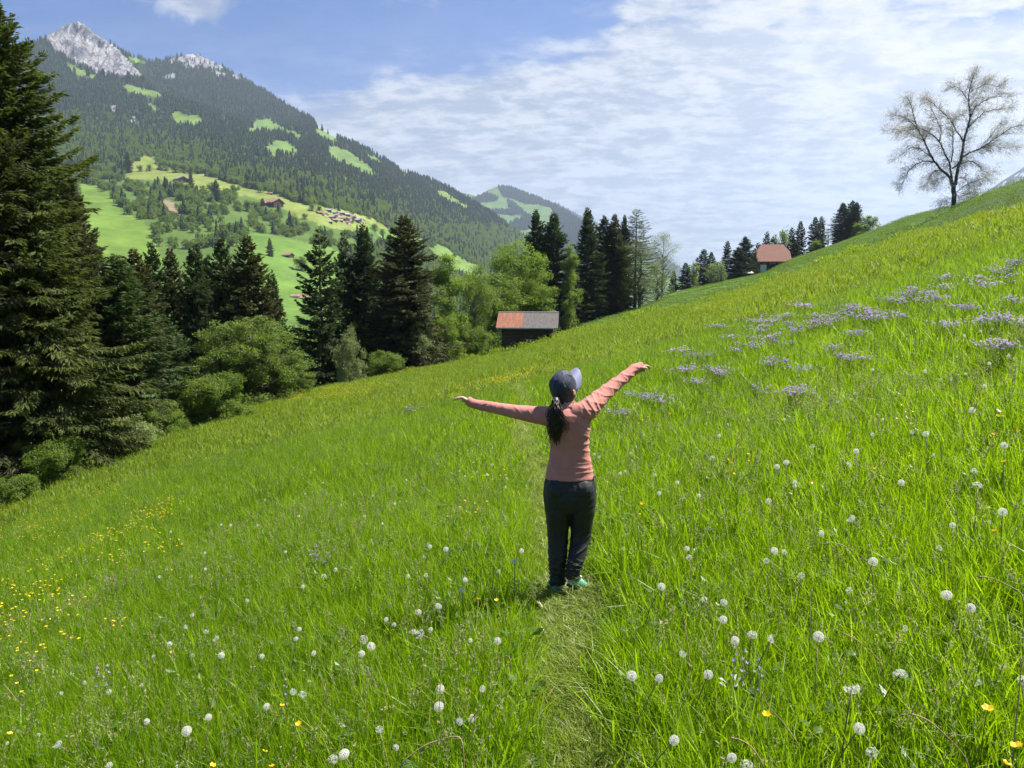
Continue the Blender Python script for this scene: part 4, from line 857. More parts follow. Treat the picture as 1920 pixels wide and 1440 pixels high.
def barn():
    b = gat(991, 97.0); zb = zg(b[0], b[1]); e = empty('log_barn', (b[0], b[1], zb - 0.05), R_(-5)); tag(e, 'dark log barn at the meadow edge, roof half rust red and half grey', 'barn')
    Lx, Dy, He, Hr = 5.9, 5.0, 2.80, 4.15
    low = -1.6                                          # stone and log footing reaching down the slope
    w = MB(); nlog = 11; lh = (He - low) / nlog
    for i in range(nlog):
        zc = low + (i + 0.5) * lh; r = lh * 0.5
        for sy in (-1, 1): w.tube([(-Lx / 2 - 0.22, sy * Dy / 2, zc), (Lx / 2 + 0.22, sy * Dy / 2, zc)], [r, r], 8)
        for sx in (-1, 1): w.tube([(sx * Lx / 2, -Dy / 2 - 0.22, zc + lh * 0.5 if i < nlog - 1 else zc), (sx * Lx / 2, Dy / 2 + 0.22, zc + lh * 0.5 if i < nlog - 1 else zc)], [r, r], 8)
    w.box((0, 0, (low + He) / 2), (Lx - 0.1, Dy - 0.1, He - low - 0.1))
    for sx in (-1, 1):                                   # boarded gables
        xg = sx * (Lx / 2); V = [(xg - .05, -Dy / 2 - .1, He), (xg - .05, Dy / 2 + .1, He), (xg - .05, 0, Hr - .1), (xg + .05, -Dy / 2 - .1, He), (xg + .05, Dy / 2 + .1, He), (xg + .05, 0, Hr - .1)]
        w.add(V, [(0, 1, 4, 3), (1, 2, 5, 4), (2, 0, 3, 5)], [(0, 2, 1), (3, 4, 5)])
    obj('wall', w.mesh('barn_wall', M_LOG), e)
    ov, ox = 0.75, 0.85; sl = (Hr - He) / (Dy / 2); ze = He - sl * ov + 0.12; xs = -Lx / 2 - ox; xm = -0.55; xe = Lx / 2 + ox
    rr = obj('roof', (lambda q: (roof_slab(q, (xm + .01, -Dy / 2 - ov, ze), (xe, -Dy / 2 - ov, ze), (xe, 0.04, Hr + .14), (xm + .01, 0.04, Hr + .14), 0.10), roof_slab(q, (xs, Dy / 2 + ov, ze), (xe, Dy / 2 + ov, ze), (xe, 0.0, Hr + .12), (xs, 0.0, Hr + .12), 0.10), q.mesh('barn_roof', M_GREY))[2])(MB()), e)
    ru = MB(); roof_slab(ru, (xs, -Dy / 2 - ov, ze + .02), (xm, -Dy / 2 - ov, ze + .02), (xm, 0.05, Hr + .16), (xs, 0.05, Hr + .16), 0.10); o = obj('roof', ru.mesh('barn_rust', M_RUST), e); o['label'] = 'rust red sheet metal half of the roof'
    cap = MB(); cap.tube([(xs, 0.02, Hr + .17), (xe, 0.02, Hr + .17)], [.07, .07], 6); obj('ridge_cap', cap.mesh('ridge_cap', M_PALE), rr)
    f = MB(); f.box((0, -Dy / 2 - ov - .03, ze - .06), (xe - xs, .04, .14)); obj('eave_board', f.mesh('eave_board', M_PALE), rr)
    for (xx, zz, ww, hh) in ((0.02, 0.95, .22, .30), (0.42, 0.95, .20, .30), (0.10, 0.42, .24, .28)):
        q = MB(); q.box((xx, -Dy / 2 - lh * .5 - .03, zz), (ww, .06, hh)); q.box((xx, -Dy / 2 - lh * .5 - .07, zz), (ww + .06, .03, .04)); obj('hatch', q.mesh('hatch', M_PALE), e)
    q = MB(); q.box((1.5, -Dy / 2 - lh * .5 - .03, 0.15), (1.1, .05, .14)); obj('beam', q.mesh('beam', M_LOGL), e)
    for sx in (-1, 1): q = MB(); q.box((sx * (Lx / 2 + .05), -Dy / 2 - .05, (low + He) / 2), (.30, .30, He - low)); obj('corner_post', q.mesh('corner_post', M_LOGL), e)
barn()
def farmhouse():
    b = gat(1446, 284.0); zb = zg(b[0], b[1]); e = empty('farmhouse', (b[0], b[1], zb), R_(-8)); tag(e, 'farmhouse with big hipped red tile roof and white plastered ground floor', 'house')
    Lx, Dy, He, Hr = 9.6, 9.0, 3.2, 9.2; w = MB(); w.box((0, 0, He / 2 - 1.5), (Lx, Dy, He + 3.0)); obj('wall', w.mesh('farm_wall', wood_mat('farm_wood', (0.05, 0.032, 0.022), (0.11, 0.07, 0.045))), e)
    for x0, x1, z0, z1 in ((-4.6, -2.5, -1.5, 1.75), (0.8, 4.4, -1.0, 1.35)):
        q = MB(); q.box(((x0 + x1) / 2, -Dy / 2 - .06, (z0 + z1) / 2), (x1 - x0, .14, z1 - z0)); pw = obj('plaster_wall', q.mesh('plaster_wall', M_PLAST), e)
    q = MB(); q.box((-1.5, -Dy / 2 - .05, 0.6), (1.2, .12, 2.2)); d_ = obj('door', q.mesh('farm_door', M_DARK), e)
    for xx in (-3.3, -1.0, 0.2, 1.9, 3.3):
        q = MB(); q.box((xx, -Dy / 2 - .07, 2.45), (1.0, .16, .9)); wf = obj('window', q.mesh('window_frame', M_PALE), e)
        q = MB(); q.box((xx - .23, -Dy / 2 - .16, 2.45), (.38, .03, .7)); q.box((xx + .23, -Dy / 2 - .16, 2.45), (.38, .03, .7)); obj('pane', q.mesh('window_pane', M_GLASS), wf)
    for xx in (1.2, 2.6):
        q = MB(); q.box((xx, -Dy / 2 - .15, 0.4), (.55, .06, 1.2)); obj('shutter', q.mesh('shutter', M_DARK), e)
    ex, ey, ze = Lx / 2 + 1.3, Dy / 2 + 1.3, 2.9; rx = 3.9; r = MB()
    # half hipped roof: ridge, two long slopes, two clipped ends
    zc = ze + (Hr - ze) * 0.56; yc = ey * (1 - 0.56)
    A = [(-ex, -ey, ze), (ex, -ey, ze), (ex, ey, ze), (-ex, ey, ze)]; Rg = [(-rx, 0, Hr), (rx, 0, Hr)]
    G = {(sx, sy): (sx * (ex - .25), sy * yc, zc) for sx in (-1, 1) for sy in (-1, 1)}
    V = A + Rg + [G[(-1, -1)], G[(1, -1)], G[(1, 1)], G[(-1, 1)]]; V2 = [(x_, y_, z_ - .25) for x_, y_, z_ in V]; nV = len(V)
    top = [(0, 1, 7, 6), (6, 7, 5, 4), (2, 3, 9, 8), (8, 9, 4, 5)]; tri = [(7, 8, 5), (9, 6, 4)]
    r.add(V + V2, top + [tuple(nV + i for i in reversed(q)) for q in top] + [(0, nV, nV + 1, 1), (2, nV + 2, nV + 3, 3), (1, nV + 1, nV + 7, 7), (7, nV + 7, nV + 8, 8), (8, nV + 8, nV + 2, 2), (0, 6, nV + 6, nV), (6, 9, nV + 9, nV + 6), (9, 3, nV + 3, nV + 9)], tri + [tuple(nV + i for i in reversed(q)) for q in tri])
    rf = obj('roof', r.mesh('farm_roof', M_TILE), e)
    for sx in (-1, 1): gg = MB(); xg = sx * (Lx / 2 + .1); gg.add([(xg, -yc - 1.6, ze), (xg, yc + 1.6, ze), (xg, yc - .3, zc - .1), (xg, -yc + .3, zc - .1)], [(0, 1, 2, 3)]); obj('gable', gg.mesh('gable', M_LOG), e)
    q = MB(); q.box((0.4, 1.2, Hr - .1), (.7, .7, 1.5)); q.box((0.4, 1.2, Hr + .7), (.9, .9, .12)); obj('chimney', q.mesh('chimney', M_PLAST), rf)
farmhouse()
b = gat(1385, 262.0); e = empty('woodshed', tuple(b), R_(-4)); tag(e, 'long low wooden shed with thin pale roof under the dark spruce left of the farmhouse', 'shed')
q = MB(); q.box((0, 0, .6), (8.6, 2.4, 2.2)); obj('wall', q.mesh('shed_wall', M_LOG), e)
q = MB(); roof_slab(q, (-4.6, -1.7, 1.6), (4.6, -1.7, 1.6), (4.6, 1.5, 2.3), (-4.6, 1.5, 2.3), .12); obj('roof', q.mesh('shed_roof', M_PALE), e)

M_CHR = sheet_mat('chalet_roof', (0.20, 0.10, 0.07), (0.33, 0.19, 0.14), 1.0, 8.0, 'Z', 0.85); M_CHG = sheet_mat('chalet_roof_grey', (0.20, 0.18, 0.17), (0.34, 0.31, 0.29), 1.0, 8.0, 'Z', 0.85)
M_CHW = wood_mat('chalet_wall', (0.045, 0.028, 0.018), (0.10, 0.06, 0.04)); M_CHP = plain_mat('chalet_pale', (0.55, 0.48, 0.40), 0.9, 0.2, 0.2, 1.0)
def chalet(px_, py_, wpx, rot, label, roofm, group=None, wallm=None, asp=1.1, name='chalet', sol=False):
    b = on_mount(px_, py_); r = math.hypot(b[0], b[1]); w_ = wpx / F * r; Lx, Dy, He = w_ * 0.86, w_ * 0.86 / asp, w_ * 0.22; Hr = He + Dy * 0.24
    e = empty(name, (b[0], b[1], b[2] - 0.3), R_(rot)); tag(e, label, 'house' if name == 'chalet' else 'hut', group)
    q = MB(); q.box((0, 0, He / 2 - He * .3), (Lx, Dy, He * 1.6))
    for sx in (-1, 1):
        xg = sx * Lx / 2; V = [(xg - .1, -Dy / 2, He), (xg - .1, Dy / 2, He), (xg - .1, 0, Hr - .1), (xg + .1, -Dy / 2, He), (xg + .1, Dy / 2, He), (xg + .1, 0, Hr - .1)]
        q.add(V, [(0, 1, 4, 3), (1, 2, 5, 4), (2, 0, 3, 5)], [(0, 2, 1), (3, 4, 5)])
    obj('wall', q.mesh('chalet_wall', wallm or M_CHW), e)
    ov = Dy * .16; ze = He - ov * 0.6; q = MB()
    for s_ in (-1, 1): roof_slab(q, (-Lx * .58, s_ * (Dy / 2 + ov), ze), (Lx * .58, s_ * (Dy / 2 + ov), ze), (Lx * .58, 0, Hr + .02 * s_), (-Lx * .58, 0, Hr + .02 * s_), Dy * .03)
    rf = obj('roof', q.mesh('chalet_roof', roofm), e)
    if wpx > 24:
        for s_ in (-1, 1):
            for k in range(3): q = MB(); q.box(((k - 1) * Lx * .28, s_ * (Dy / 2 + .05), He * .55), (Lx * .10, .16, He * .28)); obj('window', q.mesh('chalet_window', M_PALE), e)
            q = MB(); q.box((s_ * (Lx / 2 + .05), 0, He * .6), (.16, Dy * .14, He * .3)); obj('window', q.mesh('chalet_window', M_PALE), e)
    if wpx > 14:
        q = MB(); q.box((Lx * .15, 0, Hr + .3), (w_ * .05, w_ * .05, w_ * .12)); obj('chimney', q.mesh('chimney', M_CHP), rf)
    return e
chalet(513, 392, 30, -28, 'large farm chalet with reddish roof on the far sloping pasture', M_CHR); chalet(497, 389, 14, 50, 'small annex at the left of the large farm chalet on the far pasture', M_CHR)
chalet(523, 372, 20, 12, 'long red roofed farmhouse at the wood edge above the large farm chalet', M_CHR, asp=1.8); chalet(508, 372, 10, 0, 'small building left of the long red roofed farmhouse on the far slope', M_CHR)
chalet(219, 306, 11, 30, 'small hut at the upper left corner of the far pasture', M_CHR, name='hut'); chalet(340, 345, 22, -40, 'dark roofed hut half hidden by trees on the far pasture', M_CHG, name='hut'); chalet(383, 324, 8, 10, 'tiny hut with pale roof beside the row of round trees', M_CHG, name='hut')
chalet(541, 492, 19, -25, 'brown hut alone on the bright lower pasture', M_CHR, name='hut', asp=1.3)
for i, (x_, y_) in enumerate(((553, 561), (562, 563), (571, 564))): chalet(x_, y_, 15, 8, ('left', 'middle', 'right')[i] + ' one of three red roofed houses in a row in the valley gap', M_CHR, 'row of houses in the valley gap', M_CHP)
VILL = [(608,412,13),(616,404,12),(622,416,14),(628,420,11),(634,413,13),(640,409,12),(645,418,14),(650,412,12),(656,420,16),(662,416,13),(668,423,14),(672,417,11),(652,425,13),(638,422,10),(627,408,11),(600,408,10),(678,421,10),(620,422,10)]
for i, (x_, y_, w_) in enumerate(VILL): chalet(x_, y_, w_, (-30, 15, -10, 40)[i % 4], 'brown chalet in the hamlet on the far slope', M_CHG if i % 3 else M_CHR, 'chalets of the hamlet on the far slope', M_CHW if i % 4 else M_CHP)
for i, (x_, y_, w_, lb) in enumerate(((730,431,9,'lone hut just right of the hamlet on the far slope'),(808,442,10,'grey roofed house at the wood edge far down the valley'),(826,446,9,'small house right of the grey roofed one down the valley'),(835,466,10,'red roofed house low on the far valley slope'),(850,453,12,'pale roofed house far down the valley above a green strip'),(790,436,8,'tiny house left of the grey roofed one down the valley'))):
    chalet(x_, y_, w_, 20 - 15 * i, lb, M_CHR if i == 3 else M_CHG)
# ------------------------------------------------------------------ grass
def blade_mat(name, ca, cb, tcol, tfac, dry=None, rough=0.42, spec=0.4):
    m, t = new_mat(name)
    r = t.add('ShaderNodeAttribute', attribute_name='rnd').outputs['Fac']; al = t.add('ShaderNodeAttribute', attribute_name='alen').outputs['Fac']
    geo = t.add('ShaderNodeNewGeometry').outputs['Position']; oi = t.add('ShaderNodeObjectInfo').outputs['Random']
    n1 = t.noise(geo, 0.22, 4, 0.6); n2 = t.noise(geo, 1.6, 3)
    f = t.math('ADD', t.math('MULTIPLY', t.math('FRACT', t.math('MULTIPLY', r, 7.31)), 0.55), t.math('ADD', t.math('MULTIPLY', t.sstep(n1, 0.32, 0.68), 0.25), t.math('MULTIPLY', t.sstep(n2, 0.3, 0.7), 0.20)))
    c = t.mix(f, ca, cb); c = t.mix(0.5, c, t.mix(oi, (0.75, 0.85, 0.75), (1.2, 1.08, 0.9)), 'MULTIPLY')
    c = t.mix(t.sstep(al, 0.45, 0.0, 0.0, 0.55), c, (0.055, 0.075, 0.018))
    if dry: c = t.mix(t.sstep(r, dry[0], dry[0] + 0.05), c, dry[1])
    p = t.add('ShaderNodeBsdfPrincipled', {'Base Color': c, 'Roughness': rough, 'Specular IOR Level': spec})
    tr = t.add('ShaderNodeBsdfTranslucent', {'Color': t.mix(0.55, c, tcol)})
    mx = t.add('ShaderNodeMixShader', {0: tfac, 1: p.outputs[0], 2: tr.outputs[0]})
    t.add('ShaderNodeOutputMaterial', {'Surface': mx.outputs[0]}); return m
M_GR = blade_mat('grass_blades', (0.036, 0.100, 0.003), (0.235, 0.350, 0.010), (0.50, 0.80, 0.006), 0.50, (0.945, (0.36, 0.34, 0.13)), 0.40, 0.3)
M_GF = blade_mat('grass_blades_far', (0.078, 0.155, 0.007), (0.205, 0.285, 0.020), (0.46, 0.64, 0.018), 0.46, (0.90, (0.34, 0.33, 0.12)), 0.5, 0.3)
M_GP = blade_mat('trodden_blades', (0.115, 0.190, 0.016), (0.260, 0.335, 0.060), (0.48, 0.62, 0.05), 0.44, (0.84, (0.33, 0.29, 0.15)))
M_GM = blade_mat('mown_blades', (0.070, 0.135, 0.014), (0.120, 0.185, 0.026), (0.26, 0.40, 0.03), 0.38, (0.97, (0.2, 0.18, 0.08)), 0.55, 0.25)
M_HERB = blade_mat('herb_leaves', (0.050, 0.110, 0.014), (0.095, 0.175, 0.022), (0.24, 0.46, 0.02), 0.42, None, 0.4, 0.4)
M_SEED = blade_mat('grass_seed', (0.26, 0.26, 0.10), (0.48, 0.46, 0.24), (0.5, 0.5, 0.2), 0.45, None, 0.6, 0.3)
def tuft(seed, n_, rad, h0, h1, w, lean=0.35, curl=0.5, seg=4, mat=M_GR, flat=0.0):
    g = np.random.default_rng(seed); r = rad * np.sqrt(g.random(n_)); th = g.uniform(0, 6.283, n_)
    B = np.stack([r * np.cos(th), r * np.sin(th), np.full(n_, -0.03)], -1); la = g.uniform(0, 6.283, n_); ld = np.stack([np.cos(la), np.sin(la), 0 * la], -1)
    H = g.uniform(h0, h1, n_) * g.uniform(0.6, 1.0, n_); ln = lean * np.abs(g.normal(0.6, 0.5, n_)); cu = curl * g.random(n_) ** 2 * 1.6
    W_ = w * g.uniform(0.6, 1.4, n_); fa = g.uniform(0, 6.283, n_); sd = np.stack([np.cos(fa), np.sin(fa), 0 * fa], -1); rnd = g.random(n_)
    rows = []; al = []
    for k in range(seg + 1):
        s = k / seg; fwd = ln * s + cu * s * s; z = s * (1 - 0.32 * cu * s) * (1 - flat)
        C = B + ld * (H * fwd)[:, None] + np.array([0, 0, 1.0]) * (H * z)[:, None]
        wk = W_ * (0.75 + 0.5 * math.sin(s * 2.6)) * (1 - s ** 3)
        if k < seg: rows += [C - sd * (wk * 0.5)[:, None], C + sd * (wk * 0.5)[:, None]]; al += [s, s]
        else: rows.append(C); al.append(1.0)
    V = np.stack(rows, 1); m_ = V.shape[1]; V = V.reshape(-1, 3); b0 = (np.arange(n_) * m_)[:, None]; q = [b0 + np.array([[2 * k, 2 * k + 1, 2 * k + 3, 2 * k + 2]]) for k in range(seg - 1)]
    tr = b0 + np.array([[2 * seg - 2, 2 * seg - 1, 2 * seg]])
    mb = MB(); mb.add(V, np.concatenate(q) if q else None, tr, rnd=np.repeat(rnd, m_), alen=np.tile(al, n_)); return mb
def seedheads(mb, seed, n_, rad, h0, h1, rs=0.0012, hl=0.09, spk=16):
    g = np.random.default_rng(seed); hd = MB()
    for i in range(n_):
        r, th, a = rad * math.sqrt(g.random()), g.uniform(0, 6.28), g.uniform(0, 6.28); H = g.uniform(h0, h1); ln = g.uniform(0.05, 0.4)
        s = np.linspace(0, 1, 5); P = np.stack([r * math.cos(th) + H * ln * s ** 2 * math.cos(a), r * math.sin(th) + H * ln * s ** 2 * math.sin(a), H * s * (1 - 0.1 * s)], -1)
        mb.segs(P[:-1], P[1:], rs, rs, rnd=np.full(4, 0.5), alen=np.full(4, 0.8))
        t_ = g.random(spk); B = P[-1] - (P[-1] - P[-2]) / np.linalg.norm(P[-1] - P[-2]) * (t_ * hl)[:, None]
        hd.kites(B, g.normal(0, 0.5, (spk, 3)) + unit(P[-1] - P[-2]) * 0.9, g.normal(0, 1, (spk, 3)), 0.014 + 0.01 * g.random(spk), 0.005, 0.1, 0.5, g.random(spk))
    return hd
def join_two(name, a, ma, b_, mb_):
    me = a.mesh(name, ma); na_ = len(a.V) and sum(len(v) for v in a.V)
    V = np.concatenate(a.V + b_.V); Qs = a.Q + [q + a.n for q in b_.Q]; Ts = a.T; nq_a = sum(len(q) for q in a.Q); nq = sum(len(q) for q in Qs); nt_ = sum(len(x) for x in Ts)
    A = {'rnd': np.concatenate(a.A['rnd'] + b_.A['rnd']), 'alen': np.concatenate(a.A['alen'] + [np.full(b_.n, 0.8)])}
    me = mesh_np(name, V, [np.concatenate(Qs)] + ([np.concatenate(Ts)] if Ts else []), ma, False, A); me.materials.append(mb_)
    mi = np.zeros(nq + nt_, np.int32); mi[nq_a:nq] = 1; me.polygons.foreach_set('material_index', mi); return me
def herb(seed, n_=16, size=0.05, rad=0.10, h=0.16):
    g = np.random.default_rng(seed); mb = MB(); r = rad * np.sqrt(g.random(n_)); th = g.uniform(0, 6.28, n_); B = np.stack([r * np.cos(th), r * np.sin(th), h * g.uniform(0.3, 1.2, n_)], -1)
    D = np.stack([np.cos(th), np.sin(th), 0.3 + 0 * th], -1) + g.normal(0, 0.4, (n_, 3)); mb.kites(B, D, np.cross(D, [0, 0, 1.0]) + g.normal(0, 0.3, (n_, 3)), size * g.uniform(0.7, 1.6, n_), size * 0.6 * g.uniform(0.7, 1.3, n_), 0.1, 0.5, g.random(n_))
    mb.A['alen'] = [np.full(mb.n, 0.9)]; return mb
TUFTS = []
for s_ in range(4): TUFTS.append(tuft(100 + s_, 58, 0.13, 0.20, 0.40, 0.0045, 0.28, 0.50).mesh('tuft', M_GR))
for s_ in range(2): TUFTS.append(tuft(110 + s_, 26, 0.12, 0.22, 0.42, 0.0075, 0.28, 0.75).mesh('tuft', M_GR))
for s_ in range(2):
    a = tuft(120 + s_, 26, 0.12, 0.22, 0.40, 0.005, 0.3, 0.6); TUFTS.append(join_two('tuft', a, M_GR, seedheads(a, 130 + s_, 3, 0.12, 0.38, 0.58), M_SEED))
TUFTS.append(herb(140).mesh('tuft', M_HERB))
for s_ in range(2): TUFTS.append(tuft(150 + s_, 60, 0.30, 0.22, 0.40, 0.008, 0.30, 0.55, 3).mesh('tuft', M_GR))                       # 9,10 middle distance
a = tuft(155, 34, 0.30, 0.22, 0.40, 0.010, 0.32, 0.6, 3); TUFTS.append(join_two('tuft', a, M_GR, seedheads(a, 156, 5, 0.3, 0.36, 0.52, 0.002, 0.09, 9), M_SEED))   # 11
for s_ in range(2): TUFTS.append(tuft(160 + s_, 76, 0.70, 0.22, 0.38, 0.018, 0.32, 0.6, 2, M_GF).mesh('tuft', M_GF))                   # 12,13 far
for s_ in range(2): TUFTS.append(tuft(165 + s_, 84, 1.70, 0.20, 0.36, 0.050, 0.32, 0.6, 2, M_GF).mesh('tuft', M_GF))                   # 14,15 very far
for s_ in range(2): TUFTS.append(tuft(170 + s_, 60, 0.10, 0.05, 0.115, 0.0045, 0.75, 0.8, 3, M_GP, 0.1).mesh('tuft', M_GP))               # 16,17 trodden
for s_ in range(2): TUFTS.append(tuft(175 + s_, 60, 1.30, 0.07, 0.13, 0.045, 0.5, 0.5, 2, M_GM).mesh('tuft', M_GM))                     # 18,19 mown
for s_ in range(2): TUFTS.append(tuft(180 + s_, 26, 0.12, 0.20, 0.40, 0.008, 0.35, 1.0, 4, M_GP).mesh('tuft', M_GP))                    # 20,21 pale coarse
g = np.random.default_rng(2024)
PTS = []; IDX = []; SCL = []; ROT = []
SLN = np.array([-S_X, -S_Y, 1.0]); SLN /= np.linalg.norm(SLN)
def mown_zone(x, y):
    px, py = project(np.stack([x, y, zg(x, y)], -1)); d = np.hypot(x, y)
    edge_ = np.interp(px, [0, 900, 1050, 1130, 1220, 1300, 1380, 1440, 1500, 1560, 1640, 1700, 1800, 1900], [0, 640, 632, 612, 583, 570, 550, 529, 513, 487, 462, 442, 420, 395])
    return (py < edge_ + 3 * np.sin(px * 0.05)) & (px > 1040) & (d > 55)
def scatter(d0, d1, dens, kinds, probs, s0, s1, half=0.82, fade=None):
    area = half * (d1 * d1 - d0 * d0); k = int(area * dens); d = np.sqrt(g.random(k) * (d1 * d1 - d0 * d0) + d0 * d0); az = g.uniform(-half, half, k)
    x, y = d * np.sin(az), d * np.cos(az); ok = d < brow(az) + 5.0; x, y, d = x[ok], y[ok], d[ok]; k = len(x)
    pw = path_w(x, y); mw = mown_zone(x, y)
    kd = g.choice(kinds, k, p=probs); s = g.uniform(s0, s1, k) * (0.8 + 0.45 * fbm(x * 0.7, y * 0.7, 0, 17, 2)); sz = s * (0.70 + 0.50 * fbm(x * 0.35, y * 0.35, 0, 18, 3))
    keep = ~mw & (g.random(k) > pw * 1.35)
    tread = (pw > 0.15) & (g.random(k) < 0.35); 
    # grass right beside the path is bent and shorter
    sz = sz * (1 - 0.6 * np.clip(pw * 2.0, 0, 1))
    x, y, kd, s, sz = x[keep], y[keep], kd[keep], s[keep], sz[keep]; k = len(x)
    PTS.append(np.stack([x, y, zg(x, y)], -1)); IDX.append(kd); SCL.append(np.stack([s, s, sz], -1))
    ROT.append(np.stack([g.normal(0.04, 0.10, k), g.normal(-0.10, 0.10, k), g.uniform(0, 6.28, k)], -1))
scatter(0.7, 5.0, 200, [0,1,2,3,4,5,6,7,8,20], [.15,.14,.15,.14,.09,.09,.07,.07,.07,.03], 0.75, 1.15, 1.35)
scatter(5.0, 11, 125, [0,1,2,3,4,5,6,7,8,20], [.14,.13,.14,.13,.10,.09,.09,.09,.06,.03], 0.8, 1.25, 1.0)
scatter(11, 28, 34, [9,10,11], [.36,.36,.28], 0.8, 1.3)
scatter(28, 85, 7.0, [12,13], [.5,.5], 0.75, 1.3)
scatter(85, 330, 0.75, [14,15], [.5,.5], 0.7, 1.3)
# mown strip beyond the flowers
k = 26000; d = np.sqrt(g.random(k)) * 330; az = g.uniform(-0.1, 0.75, k); x, y = d * np.sin(az), d * np.cos(az); ok = (d > 60) & (d < brow(az) + 12); x, y = x[ok], y[ok]; ok = mown_zone(x, y); x, y = x[ok], y[ok]; k = len(x)
PTS.append(np.stack([x, y, zg(x, y)], -1)); IDX.append(g.integers(18, 20, k)); SCL.append(np.full((k, 3), 1.0) * g.uniform(0.7, 1.3, k)[:, None]); ROT.append(np.stack([0 * x, 0 * x, g.uniform(0, 6.28, k)], -1))
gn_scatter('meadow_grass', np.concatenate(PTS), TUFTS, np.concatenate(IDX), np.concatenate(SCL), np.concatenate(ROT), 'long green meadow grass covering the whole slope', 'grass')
# short flattened grass on the worn line
k = 8500; y = 0.9 + 39 * g.random(k) ** 1.7; x = path_x(y) + g.normal(0, 0.13, k) * (1 + 0.02 * y); pw = path_w(x, y); ok = g.random(k) < 0.25 + pw; x, y = x[ok], y[ok]; k = len(x); s = g.uniform(0.8, 1.3, k) * (1 + 0.025 * y)
gn_scatter('trodden_grass', np.stack([x, y, zg(x, y)], -1), TUFTS[16:18], g.integers(0, 2, k), np.stack([s, s, s * g.uniform(0.6, 1.3, k) * (1 - .55 * ss(np.hypot((x - .44) / .5, (y - 5.1) / .8), 1.1, .7))], -1), np.stack([g.normal(0, .2, k), g.normal(0, .2, k), g.uniform(0, 6.28, k)], -1), 'short pale flattened grass along the trodden path', 'grass')

# ------------------------------------------------------------------ flowers
M_CLK = leaf_mat('dandelion_down', (0.74, 0.73, 0.68), (0.88, 0.87, 0.82), (0.9, 0.9, 0.84), 0.45, 0.7, 0.2, 2.0, 0.05)
M_STEM = plain_mat('flower_stem', (0.16, 0.17, 0.06), 0.5, 0.3, 0.3, 6.0, col2=(0.17, 0.10, 0.05)); M_CORE = plain_mat('dandelion_core', (0.16, 0.12, 0.07), 0.8, 0.2)
M_YEL = leaf_mat('buttercup_petals', (0.72, 0.46, 0.004), (0.85, 0.60, 0.01), (0.9, 0.6, 0.01), 0.3, 0.3, 0.5, 3.0, 0.05)
M_PUR = leaf_mat('cranesbill_petals', (0.38, 0.24, 0.58), (0.58, 0.45, 0.72), (0.62, 0.5, 0.8), 0.35, 0.6, 0.2, 2.0, 0.1)
M_DRY = plain_mat('dry_stem', (0.40, 0.30, 0.16), 0.7, 0.3, 0.35, 9.0, col2=(0.26, 0.17, 0.09))
def clock_mesh(seed, part=1.0, R=0.020):
    g = np.random.default_rng(seed); mb = MB(); n_ = int(105 * part); i = np.arange(105)[g.permutation(105)[:n_]]
    z = 1 - 2 * (i + .5) / 105; ph = i * 2.39996; d = np.stack([np.sqrt(1 - z * z) * np.cos(ph), np.sqrt(1 - z * z) * np.sin(ph), z], -1)
    if part < 1: d = d[d[:, 0] > -0.35]; n_ = len(d)
    c = np.zeros((n_, 3)); mb.segs(d * R * .16, d * R * .8, 0.00025, 0.0002, rnd=np.full(n_, .5))
    ref = unit(np.cross(d, np.array([0.3, 0.2, 0.9]))); b2 = np.cross(d, ref)
    for k in range(6):
        a = k * 1.047; t_ = ref * math.cos(a) + b2 * math.sin(a); mb.kites(d * R * .78, d * 0.55 + t_, np.cross(d, t_), R * .34, R * .046, 0.05, 0.55, g.random(n_))
    core = MB(); th = np.linspace(0, math.pi, 5)
    P = np.array([(0, 0, -R * .2), (0, 0, -R * .08), (0, 0, R * .08), (0, 0, R * .18)]); core.tube(P, [R * .08, R * .2, R * .2, R * .07], 7)
    return mb.mesh('seed_ball', M_CLK), core.mesh('seed_core', M_CORE)
def stem_mesh(name, H, bend, r, mat, seed):
    g = np.random.default_rng(seed); a = g.uniform(0, 6.28); s = np.linspace(0, 1, 7); mb = MB()
    P = np.stack([bend * (s * s - 1) * math.cos(a), bend * (s * s - 1) * math.sin(a), H * (s - 1)], -1)      # origin at the head
    mb.tube(P, r, 6); return mb.mesh(name, mat, True)
CLKS = [clock_mesh(s_) for s_ in range(3)] + [clock_mesh(7, 0.75), clock_mesh(8, 0.55)]
STEMS = [stem_mesh('stem', 0.42, 0.05 + 0.04 * k, 0.0022, M_STEM, 60 + k) for k in range(4)]
g = np.random.default_rng(77)
